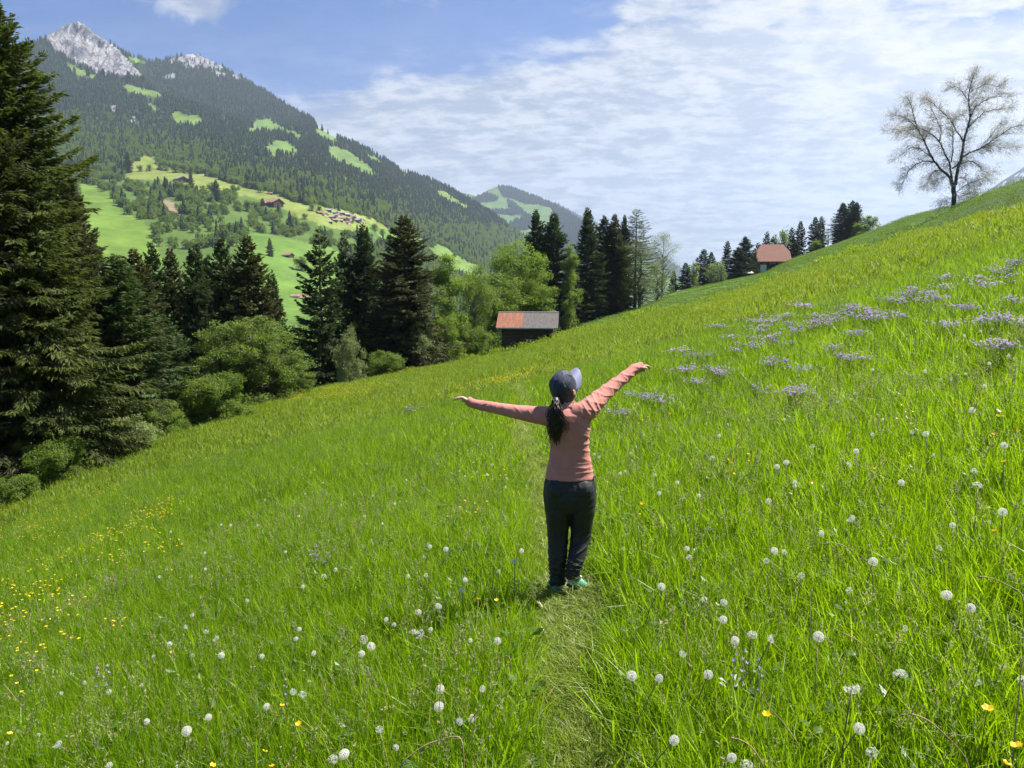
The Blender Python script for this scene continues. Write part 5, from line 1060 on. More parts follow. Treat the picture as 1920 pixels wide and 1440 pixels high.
DPX = [(350,1371),(158,1281),(204,1297),(265,1285),(318,1208),(288,1231),(360,1230),(386,1185),(404,1197),(415,1229),(491,1231),(561,1180),(555,1198),(588,1225),(73,1378),(107,1395),(391,1345),(550,1297),(567,1303),(500,1325),(625,1424),(645,1414),(349,1175),(360,1153),(464,1125),(312,1068),(299,1082),(358,1081),(385,1067),(607,1081),(568,1100),(629,1068),(535,1035),(64,1230),(115,1300),(248,1270),(14,1394),(205,1435),(275,1353),
 (682,1199),(696,1212),(678,1226),(776,1186),(787,1189),(807,1181),(724,1162),(739,1171),(825,1292),(904,1291),(823,1325),(862,1353),(872,1088),(866,1107),(935,1072),(882,1201),(933,1202),(822,1137),(784,1148),(798,1080),(806,1025),(836,1030),(765,1081),(795,1045),(659,1063),(648,1412),(711,1369),(742,1402),(978,1033),(1168,1030),(1185,1267),(1240,1100),(1236,1272),(731,1135),(885,1347),(1281,1225),(1264,1388),(965,1052),
 (1288,1029),(1292,1046),(1452,1033),(1437,1051),(1470,1035),(1321,1125),(1357,1130),(1356,1162),(1378,1201),(1410,1191),(1447,1198),(1328,1265),(1502,1080),(1697,1180),(1688,1265),(1597,1290),(1611,1366),(1634,1413),(1372,1421),(1400,1436),(1760,1029),(1535,1194),(1917,1276),(1775,1116),(1637,1053),(1592,1108),(1820,1140),
 (1570,754),(1636,815),(1711,809),(1784,712),(1764,712),(1603,738),(1883,835),(1605,846),(1474,867),(1457,875),(1592,870),(1750,855),(1826,884),(1736,814),(1823,769),(1734,696),(1810,701),(1846,724),(1636,693),(1498,704),(1536,696),(1470,787),(1306,840),(1403,788),(1348,817),(1335,859),(1523,838),(1655,787),(1808,629),(1838,621),(1728,640),(1758,636),(1717,622),(1860,618),(1794,668),(1855,682),(1891,668),(1324,795),(1365,796),
 (1183,850),(1193,837),(1228,891),(1173,883),(1163,888),(1115,852),(1123,857),(1156,757),(1189,758),(1196,757),(1140,767),(913,890),(872,893),(861,883),(923,840),(923,871),(947,913),(895,885),(865,828),(896,834),(1233,794),(1207,816),
 (483,985),(320,997),(560,968),(573,953),(415,984),(433,985),(245,982),(572,926),(497,938),(384,1037),(683,968),(717,982),(606,905),(640,948),(700,930),(740,945),(762,900),(812,880),(820,870),(688,870),(590,880),(1490,912),(1441,940),(1490,905),(1833,910),(1595,972),(1540,1000),(1270,905),(1310,930),(1236,925),(1406,960),(1690,905),(1880,960),(1786,985)]
SPEC = {(350,1371):'biggest full white dandelion clock in the lower left foreground',(935,1072):'round white dandelion clock just left of the walker by the dark shadow',(872,1088):'full dandelion clock on a pale stem left of the walker above a smaller one',(866,1107):'small dandelion clock right below the full one on a pale stem left of the walker',
 (682,1199):'upper left one of three touching dandelion clocks left of the path',(696,1212):'right hand one of three touching dandelion clocks left of the path',(678,1226):'lowest of three touching dandelion clocks left of the path',(776,1186):'left half of the widest double dandelion clock left of the path',(787,1189):'right half of the widest double dandelion clock left of the path',
 (825,1292):'left of two level dandelion clocks near the bottom left of the path',(904,1291):'right of two level dandelion clocks near the bottom left of the path',(823,1325):'dandelion clock directly under the left of two level clocks',(561,1180):'dandelion clock stacked right above another, left foreground',(555,1198):'smaller dandelion clock right below another, left foreground',
 (1688,1265):'large see-through dandelion clock on a brown stem, right foreground',(1597,1290):'large ragged dandelion clock left of the one on a brown stem, right foreground',(1697,1180):'pale dandelion clock next to a white bent leaf, right foreground',(1378,1201):'round white dandelion clock above the purple florets, right of the path',(1410,1191):'half dandelion clock shaped like a bowl, right of the path',(1356,1162):'dandelion clock standing above the white one with purple florets below',
 (1634,1413):'tattered dandelion clock at the bottom edge, right foreground',(1372,1421):'dandelion clock beside the arching tan stalk at the bottom edge',(1883,835):'full dandelion clock near the right edge above the yellow buttercups',(648,1412):'dandelion clock cut close to the bottom edge, left of the path',(318,1208):'wide white dandelion clock over a yellow buttercup, left foreground',(491,1231):'tall oval dandelion clock alone in the left foreground',(158,1281):'dandelion clock left of the purple flower in the left foreground'}
for i, (x_, y_) in enumerate(DPX):
    key = (x_, y_); h = float(g.uniform(0.30, 0.44)); p_ = gp(x_, y_, h); dist = math.hypot(p_[0], p_[1]); near = dist < 7
    e = empty('dandelion_clock', tuple(p_), g.uniform(0, 6.28))
    e.rotation_euler = (g.normal(0, .15), g.normal(0, .15), g.uniform(0, 6.28)); s = g.uniform(0.65, 1.25) if near else g.uniform(0.6, 1.05)
    if key in ((350,1371),(776,1186),(787,1189),(682,1199),(696,1212),(1688,1265),(1597,1290)): s = 1.35
    k = g.choice(5, p=[.18, .18, .18, .24, .22]); k = 0 if key in ((350,1371),(935,1072),(1378,1201)) else (4 if key == (1410,1191) else k)
    e.scale = (s, s, 1.0); b_, c_ = CLKS[k]
    st = obj('stem', STEMS[i % 4], e); hd = obj('seed_head', b_, e); hd.scale = (1, 1, s); hd.rotation_euler = (0, -1.2 if k == 4 else g.uniform(0, 1), 0)
    if near: obj('seed_core', c_, hd)
    if key in SPEC: tag(e, SPEC[key], 'dandelion', 'dandelion clocks in the meadow')
    elif p_[0] < path_x(p_[1]): tag(e, 'small white dandelion clock in the grass left of the path', 'dandelion', 'small dandelion clocks left of the path')
    else: tag(e, 'small white dandelion clock in the grass right of the path', 'dandelion', 'small dandelion clocks right of the path')
def buttercup_mesh(seed, r=0.013):
    g_ = np.random.default_rng(seed); mb = MB(); a = np.arange(5) * 1.2566; D = np.stack([np.cos(a), np.sin(a), 0.75 + 0 * a], -1); T = np.stack([-np.sin(a), np.cos(a), 0 * a], -1)
    mb.kites(np.zeros((5, 3)), D, T, r * 1.25, r * 1.15, -0.1, 0.62, g_.random(5)); return mb.mesh('petals', M_YEL)
BUT = [buttercup_mesh(s_) for s_ in range(3)]; BST = [stem_mesh('stem', 0.42, 0.08 + .03 * k, 0.0012, M_STEM, 80 + k) for k in range(3)]
BPX = [(912,1133),(931,1126),(897,1124),(966,1037),(1201,965),(1202,944),(1437,1341),(1852,1330),(1907,1400),(1886,1433),(529,1324),(560,1358),(496,1410),(398,1436),(510,1438),(323,1223),(28,1227),(18,1376),(202,1097),(322,1069),(92,1107),(1870,780),(1880,781),(1908,808),(1862,815),(1791,756),(1835,748),(1883,866),(1708,855),(1371,868),(1365,862),(1390,839),(1403,852),(1405,865),(1376,889),(1715,683),(1630,738),(1866,996),(1640,880),(1525,905),(700,1004),(902,870),(962,834),(888,868),(1256,775)]
for k in range(70):
    BPX.append((g.uniform(-10, 270) * g.random() ** 0.7, g.uniform(985, 1165)))
BSPEC = {(1852,1330):'large yellow buttercup on a long stalk at the lower right edge',(1907,1400):'bright yellow buttercup near the bottom right corner',(1886,1433):'yellow buttercup cut by the bottom edge at the right corner',(912,1133):'left of two yellow buttercups on pale stems left of the walker',(931,1126):'right of two yellow buttercups on pale stems left of the walker',(966,1037):'yellow buttercup in the shadowed grass beside the walker',(1437,1341):'yellow buttercup near the tan bent stalk, bottom right of the path',(560,1358):'yellow buttercup left of the path at the bottom'}
for i, (x_, y_) in enumerate(BPX):
    p_ = gp(x_, y_, float(g.uniform(0.34, 0.46))); e = empty('buttercup', tuple(p_)); e.rotation_euler = (g.normal(-.15, .3), g.normal(.2, .3), g.uniform(0, 6.28)); s = g.uniform(0.85, 1.25) * (1.15 if y_ > 1280 else 1.0); e.scale = (s, s, 1)
    obj('stem', BST[i % 3], e); obj('petals', BUT[i % 3], e)
    if (x_, y_) in BSPEC: tag(e, BSPEC[(x_, y_)], 'buttercup', 'yellow buttercups in the meadow')
    elif i >= 45: tag(e, 'tiny yellow buttercup in the dense yellow patch at the left edge', 'buttercup', 'buttercups of the patch at the left edge')
    else: tag(e, 'small yellow buttercup scattered in the open grass', 'buttercup', 'scattered buttercups in the open meadow')
# the yellow haze of buttercups farther off
fl = MB(); a = tuft(300, 3, 0.05, 0.3, 0.4, 0.003, 0.2, 0.2, 3); gg_ = np.random.default_rng(1)
FARB = []
for s_ in range(3):
    a = tuft(300 + s_, 6, 0.12, 0.25, 0.42, 0.003, 0.2, 0.2, 3); h_ = MB(); B = np.stack([gg_.uniform(-.2, .2, 7), gg_.uniform(-.2, .2, 7), gg_.uniform(.34, .5, 7)], -1)
    for k in range(5): h_.kites(B, np.tile([[math.cos(k * 1.2566), math.sin(k * 1.2566), .6]], (7, 1)), np.tile([[-math.sin(k * 1.2566), math.cos(k * 1.2566), 0]], (7, 1)), .017, .016, 0, .6, gg_.random(7))
    FARB.append(join_two('buttercup_clump', a, M_GR, h_, M_YEL))
k = 60000; d = np.sqrt(g.random(k)) * 130; az = g.uniform(-.7, .66, k); ok = (d > 6) & (d < brow(az)); d, az = d[ok], az[ok]; x, y = d * np.sin(az), d * np.cos(az); px, py = project(np.stack([x, y, zg(x, y) + .35], -1))
w_ = 0.005 + 0.33 * ss(py, 900, 1010) * ss(px, 420, 60) * (0.2 + ss(fbm(x * .35, y * .35, 0, 71, 3), .40, .62)) + 0.9 * inpoly(px, py, [(180,1000),(340,925),(360,945),(200,1040)]) * ss(fbm(x * .5, y * .5, 0, 71, 3), .38, .55) \
  + 0.35 * (ss(fbm(x * .07, y * .07, 0, 72, 3), .50, .62)) * ss(px, 1250, 900) * (py < 800) * ss(px, 480, 600) + 0.35 * inpoly(px, py, [(1300,580),(1500,500),(1600,480),(1500,580),(1380,600)]) * ss(fbm(x * .1, y * .1, 0, 73, 2), .4, .6) + 0.3 * inpoly(px, py, [(1640,470),(1790,395),(1920,340),(1920,400),(1760,440)]) * ss(fbm(x * .1, y * .1, 0, 74, 2), .42, .6)
ok = (g.random(len(x)) < w_) & ~mown_zone(x, y); x, y = x[ok], y[ok]; k = len(x); s = g.uniform(.8, 1.2, k) * np.where(np.hypot(x, y) > 30, 1.5, 1.0)
gn_scatter('distant_buttercups', np.stack([x, y, zg(x, y)], -1), FARB, g.integers(0, 3, k), np.stack([s, s, np.ones(k)], -1), np.stack([0 * x, 0 * x, g.uniform(0, 6.28, k)], -1), 'countless tiny yellow buttercups tinting the farther meadow', 'flowers')
# purple cranesbill clumps
def cranes(seed, n_=16, rad=0.11, r=0.0155):
    g_ = np.random.default_rng(seed); mb = MB(); B = np.stack([g_.normal(0, rad * .6, n_), g_.normal(0, rad * .6, n_), g_.normal(0, .03, n_)], -1)
    for k in range(5):
        a = k * 1.2566 + g_.uniform(0, 6, n_) * 0; tl_ = g_.normal(0, .25, (n_, 3)); D = np.tile([[math.cos(k * 1.2566), math.sin(k * 1.2566), .35]], (n_, 1)) + tl_
        D[:, 1] *= .6; D[:, 2] += .35 * math.sin(k * 1.2566); mb.kites(B, D, np.tile([[-math.sin(k * 1.2566), math.cos(k * 1.2566) * .7, .4 * math.cos(k * 1.2566)]], (n_, 1)), r * 1.2, r * 1.05, 0, .62, g_.random(n_))
    mb.segs(np.tile([[0, 0, -.06]], (n_, 1)), B, .0006, .0006, rnd=np.full(n_, .2))
    st = MB(); st.segs(np.concatenate([B * np.array([.3, .3, 0]) + [0, 0, -.42]]), B, .0016, .0012)
    L_ = 14; th = g_.uniform(0, 6.28, L_); Bl = np.stack([.06 * np.cos(th), .06 * np.sin(th), g_.uniform(-.25, -.08, L_)], -1)
    st.kites(Bl, np.stack([np.cos(th), np.sin(th), .2 + 0 * th], -1), np.stack([-np.sin(th), np.cos(th), 0 * th], -1), .075, .05, .1, .6, g_.random(L_)); st.A = {}
    return mb.mesh('florets', M_PUR), st.mesh('stem', M_HERB)
CRN = [cranes(s_, 26 + 5 * s_, .17 + .03 * s_) for s_ in range(4)] + [cranes(9, 5, .04)]
CPX = [(1590,668),(1577,665),(1608,668),(1506,688),(1423,726),(1495,729),(1488,732),(1345,691),(1332,688),(1352,697),(1307,713),(1563,648),(1455,628),(1440,632),(1470,640),(1415,645),(1410,632),(1425,618),(1450,600),(1460,592),(1490,618),(1510,572),(1503,570),(1540,598),(1550,605),(1525,603),(1560,597),(1580,578),(1600,577),(1598,572),(1632,585),(1640,592),(1655,595),(1712,540),(1720,545),(1700,550),(1772,518),(1768,535),(1878,590),(1862,597),(1840,600),(1882,642),(1860,643),(1775,605),(1790,607),(1805,574),(1815,573),(1870,505),(1885,500),(1905,490),(1912,487),(1850,530),(1595,622),(1610,622),(1455,672),(1325,663),(1380,655),(1370,630),(1240,747),(1215,740),(1180,738),(1440,680),(1285,690),(1165,770),(770,765),
 (1530,590),(1515,610),(1575,590),(1615,590),(1625,578),(1650,583),(1665,560),(1685,562),(1745,548),(1760,555),(1735,560),(1690,590),(1480,605),(1435,610),(1420,600),(1475,590),(1300,665),(1275,655),(1350,610),(1895,515),(1840,520),(1905,560),(1915,600),
 (597,1040),(145,1052),(160,1052),(182,1271),(200,1268),(200,1088),(217,1090),(535,1300),(1378,1245),(1394,1256),(1424,1271)]
CSPEC = {(597,1040):'single purple flower cluster alone in the left meadow',(182,1271):'vivid purple flower beside a dandelion clock in the left foreground',(1590,668):'most vivid purple flower cluster of the right meadow',(1345,691):'pale purple cluster right of the raised hand',(1423,726):'small deep purple cluster below the big purple drift',(1495,729):'wide purple cluster below the big purple drift',(1378,1245):'deep violet floret below a dandelion clock, right of the path',(1394,1256):'dark violet floret above a herb leaf, right of the path'}
for i, (x_, y_) in enumerate(CPX):
    nearc = y_ > 1000; p_ = gp(x_, y_, 0.40 if not nearc else 0.34); fl_, st_ = CRN[4 if nearc and x_ != 597 else i % 4]
    e = empty('cranesbill', tuple(p_), g.uniform(0, 6.28)); d_ = math.hypot(p_[0], p_[1]); s = (0.8 if x_ == 597 else 0.5) if nearc else np.clip(d_ / 14, 0.9, 1.9) * g.uniform(.7, 1.1); e.scale = (s, s, 1.0 if nearc else min(s, 1.2))
    obj('stem', st_, e); obj('florets', fl_, e)
    if (x_, y_) in CSPEC: tag(e, CSPEC[(x_, y_)], 'purple flower', 'purple flower clusters')
    elif x_ < 1000: tag(e, 'small purple flower in the grass left of the path', 'purple flower', 'small purple flowers left of the path')
    elif y_ > 1000: tag(e, 'small violet floret low in the grass right of the path', 'purple flower', 'violet florets right of the path')
    else: tag(e, 'pale purple flower cluster in the drift on the right slope', 'purple flower', 'purple clusters of the drift on the right slope')
# broad pale dry stalks, bent over
DRY = [([(1680,1045),(1700,1080),(1735,1118),(1772,1150),(1803,1192)],.46,.12,'long tan stalk bent to the right, right foreground'),([(1428,1297),(1440,1325),(1465,1350),(1492,1388),(1512,1422)],.42,.1,'pale kinked stalk below the purple florets'),([(1370,1383),(1392,1388),(1412,1402),(1437,1442)],.40,.1,'arching tan stalk at the bottom edge'),([(1690,1340),(1712,1338),(1745,1352),(1785,1390),(1822,1432)],.44,.1,'tan stalk arching down to the lower right corner'),
 ([(1580,1187),(1605,1198),(1632,1220),(1660,1252)],.42,.2,'thin straw stalk in the middle of the right foreground'),([(1540,1020),(1562,1018),(1580,1021),(1610,1040),(1640,1065)],.5,.3,'pale hooked grass stalk in the right meadow'),([(1832,1081),(1860,1083),(1890,1098),(1925,1115)],.48,.35,'pale grass stalk leaning at the right edge'),([(908,1172),(904,1195),(904,1228)],.34,.12,'short upright pale stalk left of the path'),
 ([(918,1239),(940,1233),(958,1227)],.25,.2,'whitish broken stalk lying left of the path'),([(830,1385),(800,1395),(770,1415),(745,1440)],.42,.1,'tan stalk leaning left at the bottom edge'),([(800,1405),(822,1388),(850,1380),(870,1383)],.36,.2,'curved straw blade at the bottom left of the path'),([(780,1135),(790,1155),(795,1175)],.42,.2,'brown stalk behind the widest dandelion clock'),
 ([(1630,892),(1640,915),(1650,942)],.5,.2,'dry brown stalk standing in the right meadow'),([(607,1272),(612,1290),(600,1340)],.42,.1,'straw stalk left of the path near two level dandelion clocks'),([(1820,750),(1832,770),(1843,782)],.5,.3,'pale leaning stalk high on the right meadow'),([(1283,1163),(1288,1195),(1292,1225)],.40,.1,'brownish upright stalk right of the path'),
 ([(1522,1105),(1518,1135),(1520,1170)],.46,.1,'dark brown upright stem in the right foreground'),([(1915,1230),(1912,1290),(1905,1350)],.46,.05,'brown upright stem at the right edge'),([(555,1400),(540,1432),(530,1450)],.40,.1,'straw stalk at the bottom edge, left foreground'),([(8,1283),(30,1310),(50,1335)],.40,.2,'straw stalk at the left edge of the foreground')]
for pts, h0, h1, lb in DRY:
    P = np.array([gp(x_, y_, h0 + (h1 - h0) * i / (len(pts) - 1)) for i, (x_, y_) in enumerate(pts)])
    dep = np.linspace(P[0, 1], P[0, 1] * 0.985, len(P)); b0 = P[0].copy()
    P = np.array([np.array([0, 0, CAMZ]) + ray(x_, y_) * (dep[i] / ray(x_, y_)[1]) for i, (x_, y_) in enumerate(pts)])
    foot = P[-1].copy(); foot[2] = zg(foot[0], foot[1]) - 0.02
    if P[-1, 2] > foot[2]: P = np.concatenate([P, foot[None]])
    s = np.linspace(0, len(P) - 1, 4 * len(P)); Q_ = np.stack([np.interp(s, np.arange(len(P)), P[:, j]) for j in range(3)], -1)
    for _ in range(3): Q_[1:-1] = (Q_[:-2] + 2 * Q_[1:-1] + Q_[2:]) / 4
    e = empty('dry_stalk', tuple(foot)); tag(e, lb, 'stalk', 'dry stalks in the meadow'); mb = MB(); r_ = 0.0030 if 'brown' not in lb else 0.0026
    mb.tube(Q_ - foot, np.linspace(r_ * .6, r_, len(Q_)), 6); obj('stem', mb.mesh('dry_stem', M_DRY, True), e)
    hd = MB(); dr_ = unit(Q_[0] - Q_[3]); kk = 14; hd.kites(Q_[0] - foot - dr_ * (g.random(kk) * .035)[:, None], g.normal(0, .5, (kk, 3)) + dr_, g.normal(0, 1, (kk, 3)), .016, .005, .1, .5, g.random(kk)); obj('seed_head', hd.mesh('dry_head', M_SEED), e)
# ------------------------------------------------------------------ the walker
PO = np.array([0.41, YP, float(zg(0.41, YP))])
def WP(px, py, dy=0.0):
    d = ray(px, py); return np.array([0, 0, CAMZ]) + d * ((YP + dy) / d[1]) - PO
PXM = YP / F                                             # metres per photo pixel at the walker
def ring_mesh(rings, k=24, cap=True, p=2.0):
    """rings: (centre, u vector, v vector); superellipse sections"""
    V = []; th = np.arange(k) * 2 * math.pi / k; c, s = np.cos(th), np.sin(th)
    cc = np.sign(c) * np.abs(c) ** (2 / p); s_ = np.sign(s) * np.abs(s) ** (2 / p)
    for C_, U_, V_ in rings: V.append(np.asarray(C_)[None] + cc[:, None] * np.asarray(U_)[None] + s_[:, None] * np.asarray(V_)[None])
    m_ = len(rings); V = np.concatenate(V); q = [(i * k + j, i * k + (j + 1) % k, (i + 1) * k + (j + 1) % k, (i + 1) * k + j) for i in range(m_ - 1) for j in range(k)]; t_ = []
    if cap:
        V = np.concatenate([V, [rings[0][0]], [rings[-1][0]]])
        for j in range(k): t_.append((m_ * k, (j + 1) % k, j)); t_.append((m_ * k + 1, (m_ - 1) * k + j, (m_ - 1) * k + (j + 1) % k))
    return V, q, t_
def smooth_line(P, n_):
    P = np.asarray(P, float); s = np.linspace(0, len(P) - 1, n_); i = np.clip(s.astype(int), 0, len(P) - 2); f = (s - i)[:, None]
    Pm = np.concatenate([[2 * P[0] - P[1]], P, [2 * P[-1] - P[-2]]]); a, b_, c_, d_ = Pm[i], Pm[i + 1], Pm[i + 2], Pm[i + 3]
    return 0.5 * (2 * b_ + (c_ - a) * f + (2 * a - 5 * b_ + 4 * c_ - d_) * f ** 2 + (-a + 3 * b_ - 3 * c_ + d_) * f ** 3)
def limb_rings(pts, rad, n_=16, flat=1.0, ref=(0, 1, 0)):
    P = smooth_line(pts, n_); r = smooth_line(np.asarray(rad, float)[:, None], n_)[:, 0]; T = unit(np.gradient(P, axis=0)); R = []
    for i in range(n_):
        u_ = np.cross(T[i], ref); u_ /= np.linalg.norm(u_); v_ = np.cross(T[i], u_); R.append((P[i], u_ * r[i], v_ * r[i] * flat))
    return R
def ball(C_, r, k=14):
    r = np.broadcast_to(np.asarray(r, float), (3,)); a = np.linspace(-math.pi / 2 + .05, math.pi / 2 - .05, k // 2 + 2)
    return ring_mesh([(np.asarray(C_) + [0, 0, r[2] * math.sin(x)], [r[0] * math.cos(x), 0, 0], [0, r[1] * math.cos(x), 0]) for x in a], k)
def fuse(name, parts, voxel, iters, mat, shape=None, sub=0):
    mb = MB(); [mb.add(*p_) for p_ in parts]; me = mb.mesh(name + '_raw', mat, True); o = bpy.data.objects.new(name + '_raw', me); COL.objects.link(o)
    r = o.modifiers.new('r', 'REMESH'); r.mode = 'VOXEL'; r.voxel_size = voxel; r.use_smooth_shade = True
    if iters: s_ = o.modifiers.new('s', 'SMOOTH'); s_.iterations = iters; s_.factor = 0.5
    bpy.context.view_layer.update(); dg = bpy.context.evaluated_depsgraph_get(); nm = bpy.data.meshes.new_from_object(o.evaluated_get(dg), depsgraph=dg); nm.name = name
    bpy.data.objects.remove(o, do_unlink=True); bpy.data.meshes.remove(me)
    nm.materials.clear(); nm.materials.append(mat)
    if shape is not None:
        n_ = len(nm.vertices); co = np.zeros(n_ * 3, np.float32); nm.vertices.foreach_get('co', co); co = co.reshape(-1, 3).astype(float); no = np.zeros(n_ * 3, np.float32); nm.vertices.foreach_get('normal', no)
        co = shape(co, no.reshape(-1, 3).astype(float)); nm.vertices.foreach_set('co', co.astype(np.float32).ravel()); nm.update()
    nm.polygons.foreach_set('use_smooth', np.ones(len(nm.polygons), bool)); return nm
def cloth_mat(name, col, c2, rough, sheen, bs=160.0, spec=0.2):
    m, t = new_mat(name); co = t.add('ShaderNodeTexCoord').outputs['Object']; nz = t.noise(co, 9.0, 4); wv = t.noise(co, bs, 2)
    c = t.mix(t.sstep(nz, 0.3, 0.7), c2, col); bp = t.add('ShaderNodeBump', {'Height': t.math('ADD', wv, t.math('MULTIPLY', nz, 2.0)), 'Strength': 0.25, 'Distance': 0.004})
    p = t.add('ShaderNodeBsdfPrincipled', {'Base Color': c, 'Roughness': rough, 'Specular IOR Level': spec, 'Sheen Weight': sheen, 'Normal': bp.outputs[0]}); t.add('ShaderNodeOutputMaterial', {'Surface': p.outputs[0]}); return m
def skin_mat():
    m, t = new_mat('skin'); co = t.add('ShaderNodeTexCoord').outputs['Object']; nz = t.noise(co, 25.0, 4)
    c = t.mix(nz, (0.52, 0.27, 0.19), (0.64, 0.37, 0.27)); p = t.add('ShaderNodeBsdfPrincipled', {'Base Color': c, 'Roughness': 0.5, 'Specular IOR Level': 0.35, 'Subsurface Weight': 0.12, 'Subsurface Radius': (0.01, 0.004, 0.002)})
    t.add('ShaderNodeOutputMaterial', {'Surface': p.outputs[0]}); return m
M_SKIN = skin_mat(); M_SWEAT = cloth_mat('sweater_cloth', (0.53, 0.218, 0.180), (0.46, 0.185, 0.152), 0.85, 0.1); M_TROU = cloth_mat('trouser_cloth', (0.016, 0.018, 0.020), (0.011, 0.013, 0.014), 0.6, 0.03, 220.0, 0.4)
M_CAP = cloth_mat('cap_cloth', (0.030, 0.037, 0.062), (0.023, 0.029, 0.050), 0.55, 0.08, 300.0, 0.3); M_VIS_LIT = cloth_mat('visor_cloth_lit', (0.15, 0.155, 0.25), (0.13, 0.135, 0.22), 0.6, 0.15, 300.0, 0.4)  # visor colour paler than the navy cap: sunlight and sheen put into it
M_HAIR = plain_mat('hair', (0.045, 0.028, 0.018), 0.38, 0.5, 0.55, 40.0, 0.2, 120.0); M_TEAL = plain_mat('shoe_teal', (0.22, 0.56, 0.47), 0.6, 0.3, 0.15, 60.0, 0.3, 200.0); M_SOLE = plain_mat('shoe_sole', (0.03, 0.03, 0.032), 0.7, 0.3)
M_RED = plain_mat('heel_tab', (0.55, 0.10, 0.06), 0.6, 0.3, 0.15); M_WHITE = plain_mat('white_trim', (0.75, 0.75, 0.72), 0.6, 0.3, 0.1); M_STRAP = plain_mat('strap', (0.30, 0.31, 0.27), 0.6, 0.3, 0.1); M_TAG = plain_mat('logo_tag', (0.06, 0.05, 0.25), 0.6, 0.3, 0.1)
M_EYE = plain_mat('eye_white', (0.8, 0.78, 0.75), 0.2, 0.5, 0.05); M_IRIS = plain_mat('eye_iris', (0.05, 0.03, 0.02), 0.15, 0.5, 0.2); M_LIP = plain_mat('lips', (0.45, 0.15, 0.13), 0.4, 0.4, 0.1)

# joints
ShL, ElL, WrL, HaL = WP(1030, 779, 0.0), WP(955, 770, 0.05), WP(888, 757, 0.11), WP(866, 745, 0.13)
ShR, ElR, WrR, HaR = WP(1098, 768, 0.0), WP(1146, 727, 0.17), WP(1188, 694, 0.31), WP(1208, 685, 0.37)
HipL, KnL, AnL = WP(1046, 935, 0.0), WP(1046, 1008, 0.03), WP(1045, 1083, 0.02)
HipR, KnR, AnR = WP(1091, 935, 0.0), WP(1089, 1004, 0.03), WP(1074, 1080, -0.06)
NeckB, Head = WP(1062, 765, 0.01), WP(1058, 727, 0.03)
fz, fp = R_(42), R_(40); HF = np.array([math.sin(fz) * math.cos(fp), math.cos(fz) * math.cos(fp), math.sin(fp)]); HR = np.array([math.cos(fz), -math.sin(fz), 0.0])
rl = R_(4); HU = np.cross(HR, HF); HR, HU = HR * math.cos(rl) - HU * math.sin(rl), HU * math.cos(rl) + HR * math.sin(rl)
def hd(x, y, z): return Head + HR * x + HF * y + HU * z          # head space: right, forward, up
def hring(y0, z0, rx, ry, n_=22): return (hd(0, y0, z0), HR * rx, HF * ry)
# --- body: one continuous skin (head, neck, trunk, arms, hands, legs)
def hand(W0, H0, side):
    ax = unit(H0 - W0); dn = unit(np.array([0.0, -0.25, -1.0]) - ax * np.dot([0.0, -0.25, -1.0], ax)); sdv = np.cross(ax, dn)
    parts = []; b0 = W0 + ax * 0.015
    parts.append(ring_mesh([(W0 - ax * 0.02, sdv * .026, dn * .020), (b0 + ax * .01, sdv * .030, dn * .017), (b0 + ax * .045, sdv * .038, dn * .014), (b0 + ax * .075, sdv * .040, dn * .012), (b0 + ax * .088, sdv * .034, dn * .009)], 16))
    for k, (off, ln, cur) in enumerate(((-.030, .060, .55), (-.010, .070, .62), (.011, .066, .70), (.030, .052, .80))):
        p_ = b0 + ax * (.082 - .006 * abs(k - 1.2)) + sdv * off; d_ = ax * 1.0 + sdv * off * 1.5; d_ = unit(d_); P = [p_ - ax * .014, p_]
        for j, f in enumerate((.45, .32, .23)):
            d_ = unit(d_ * math.cos(cur * (0.7 + .2 * j)) + dn * math.sin(cur * (0.7 + .2 * j))); P.append(P[-1] + d_ * ln * f)
        parts.append(ring_mesh(limb_rings(P, [.0085, .0085, .0080, .0072, .0058], 12, 1.0, tuple(sdv + .01)), 10))
    t0 = b0 + ax * .018 - sdv * side * 0 + sdv * (-.034); P = [t0, t0 + ax * .022 - sdv * .016 + dn * .006, t0 + ax * .045 - sdv * .014 + dn * .016, t0 + ax * .064 - sdv * .004 + dn * .022]
    parts.append(ring_mesh(limb_rings(P, [.012, .0105, .0092, .0065], 10, 1.0, tuple(dn)), 10)); return parts
bp_ = []
a = np.linspace(-1.45, 1.45, 15)
bp_.append(ring_mesh([(hd(0, -0.012 + 0.012 * math.sin(x), 0.118 * math.sin(x)), HR * (.074 * math.cos(x) ** .8 * (1 - .16 * (math.sin(x) < 0) * -math.sin(x))), HF * (.096 * math.cos(x) ** .8)) for x in a], 22))
bp_.append(ring_mesh([(hd(0, .030, -.118), HR * .030, HF * .040), (hd(0, .040, -.095), HR * .046, HF * .050), (hd(0, .038, -.05), HR * .060, HF * .056), (hd(0, .03, 0), HR * .066, HF * .060)], 18))     # jaw
bp_.append(ring_mesh([(hd(0, .088, -.002), HR * .007, HU * .010), (hd(0, .106, -.026), HR * .013, HU * .012), (hd(0, .096, -.040), HR * .014, HU * .006)], 10))                                     # nose
bp_.append(ball(hd(0, .086, -.068), (.020, .012, .010)))                                                                                                                                              # mouth mound
for s_ in (-1, 1): bp_.append(ring_mesh([(hd(s_ * .070, -.004, -.028), HF * .010, HU * .024), (hd(s_ * .081, -.012, -.022), HF * .018, HU * .030), (hd(s_ * .091, -.014, -.020), HF * .014, HU * .026)], 12))   # ears
bp_.append(ring_mesh(limb_rings([NeckB + [0, 0, -.05], NeckB, hd(0, -.02, -.09), hd(0, -.01, -.03)], [.062, .054, .052, .055], 10), 18))
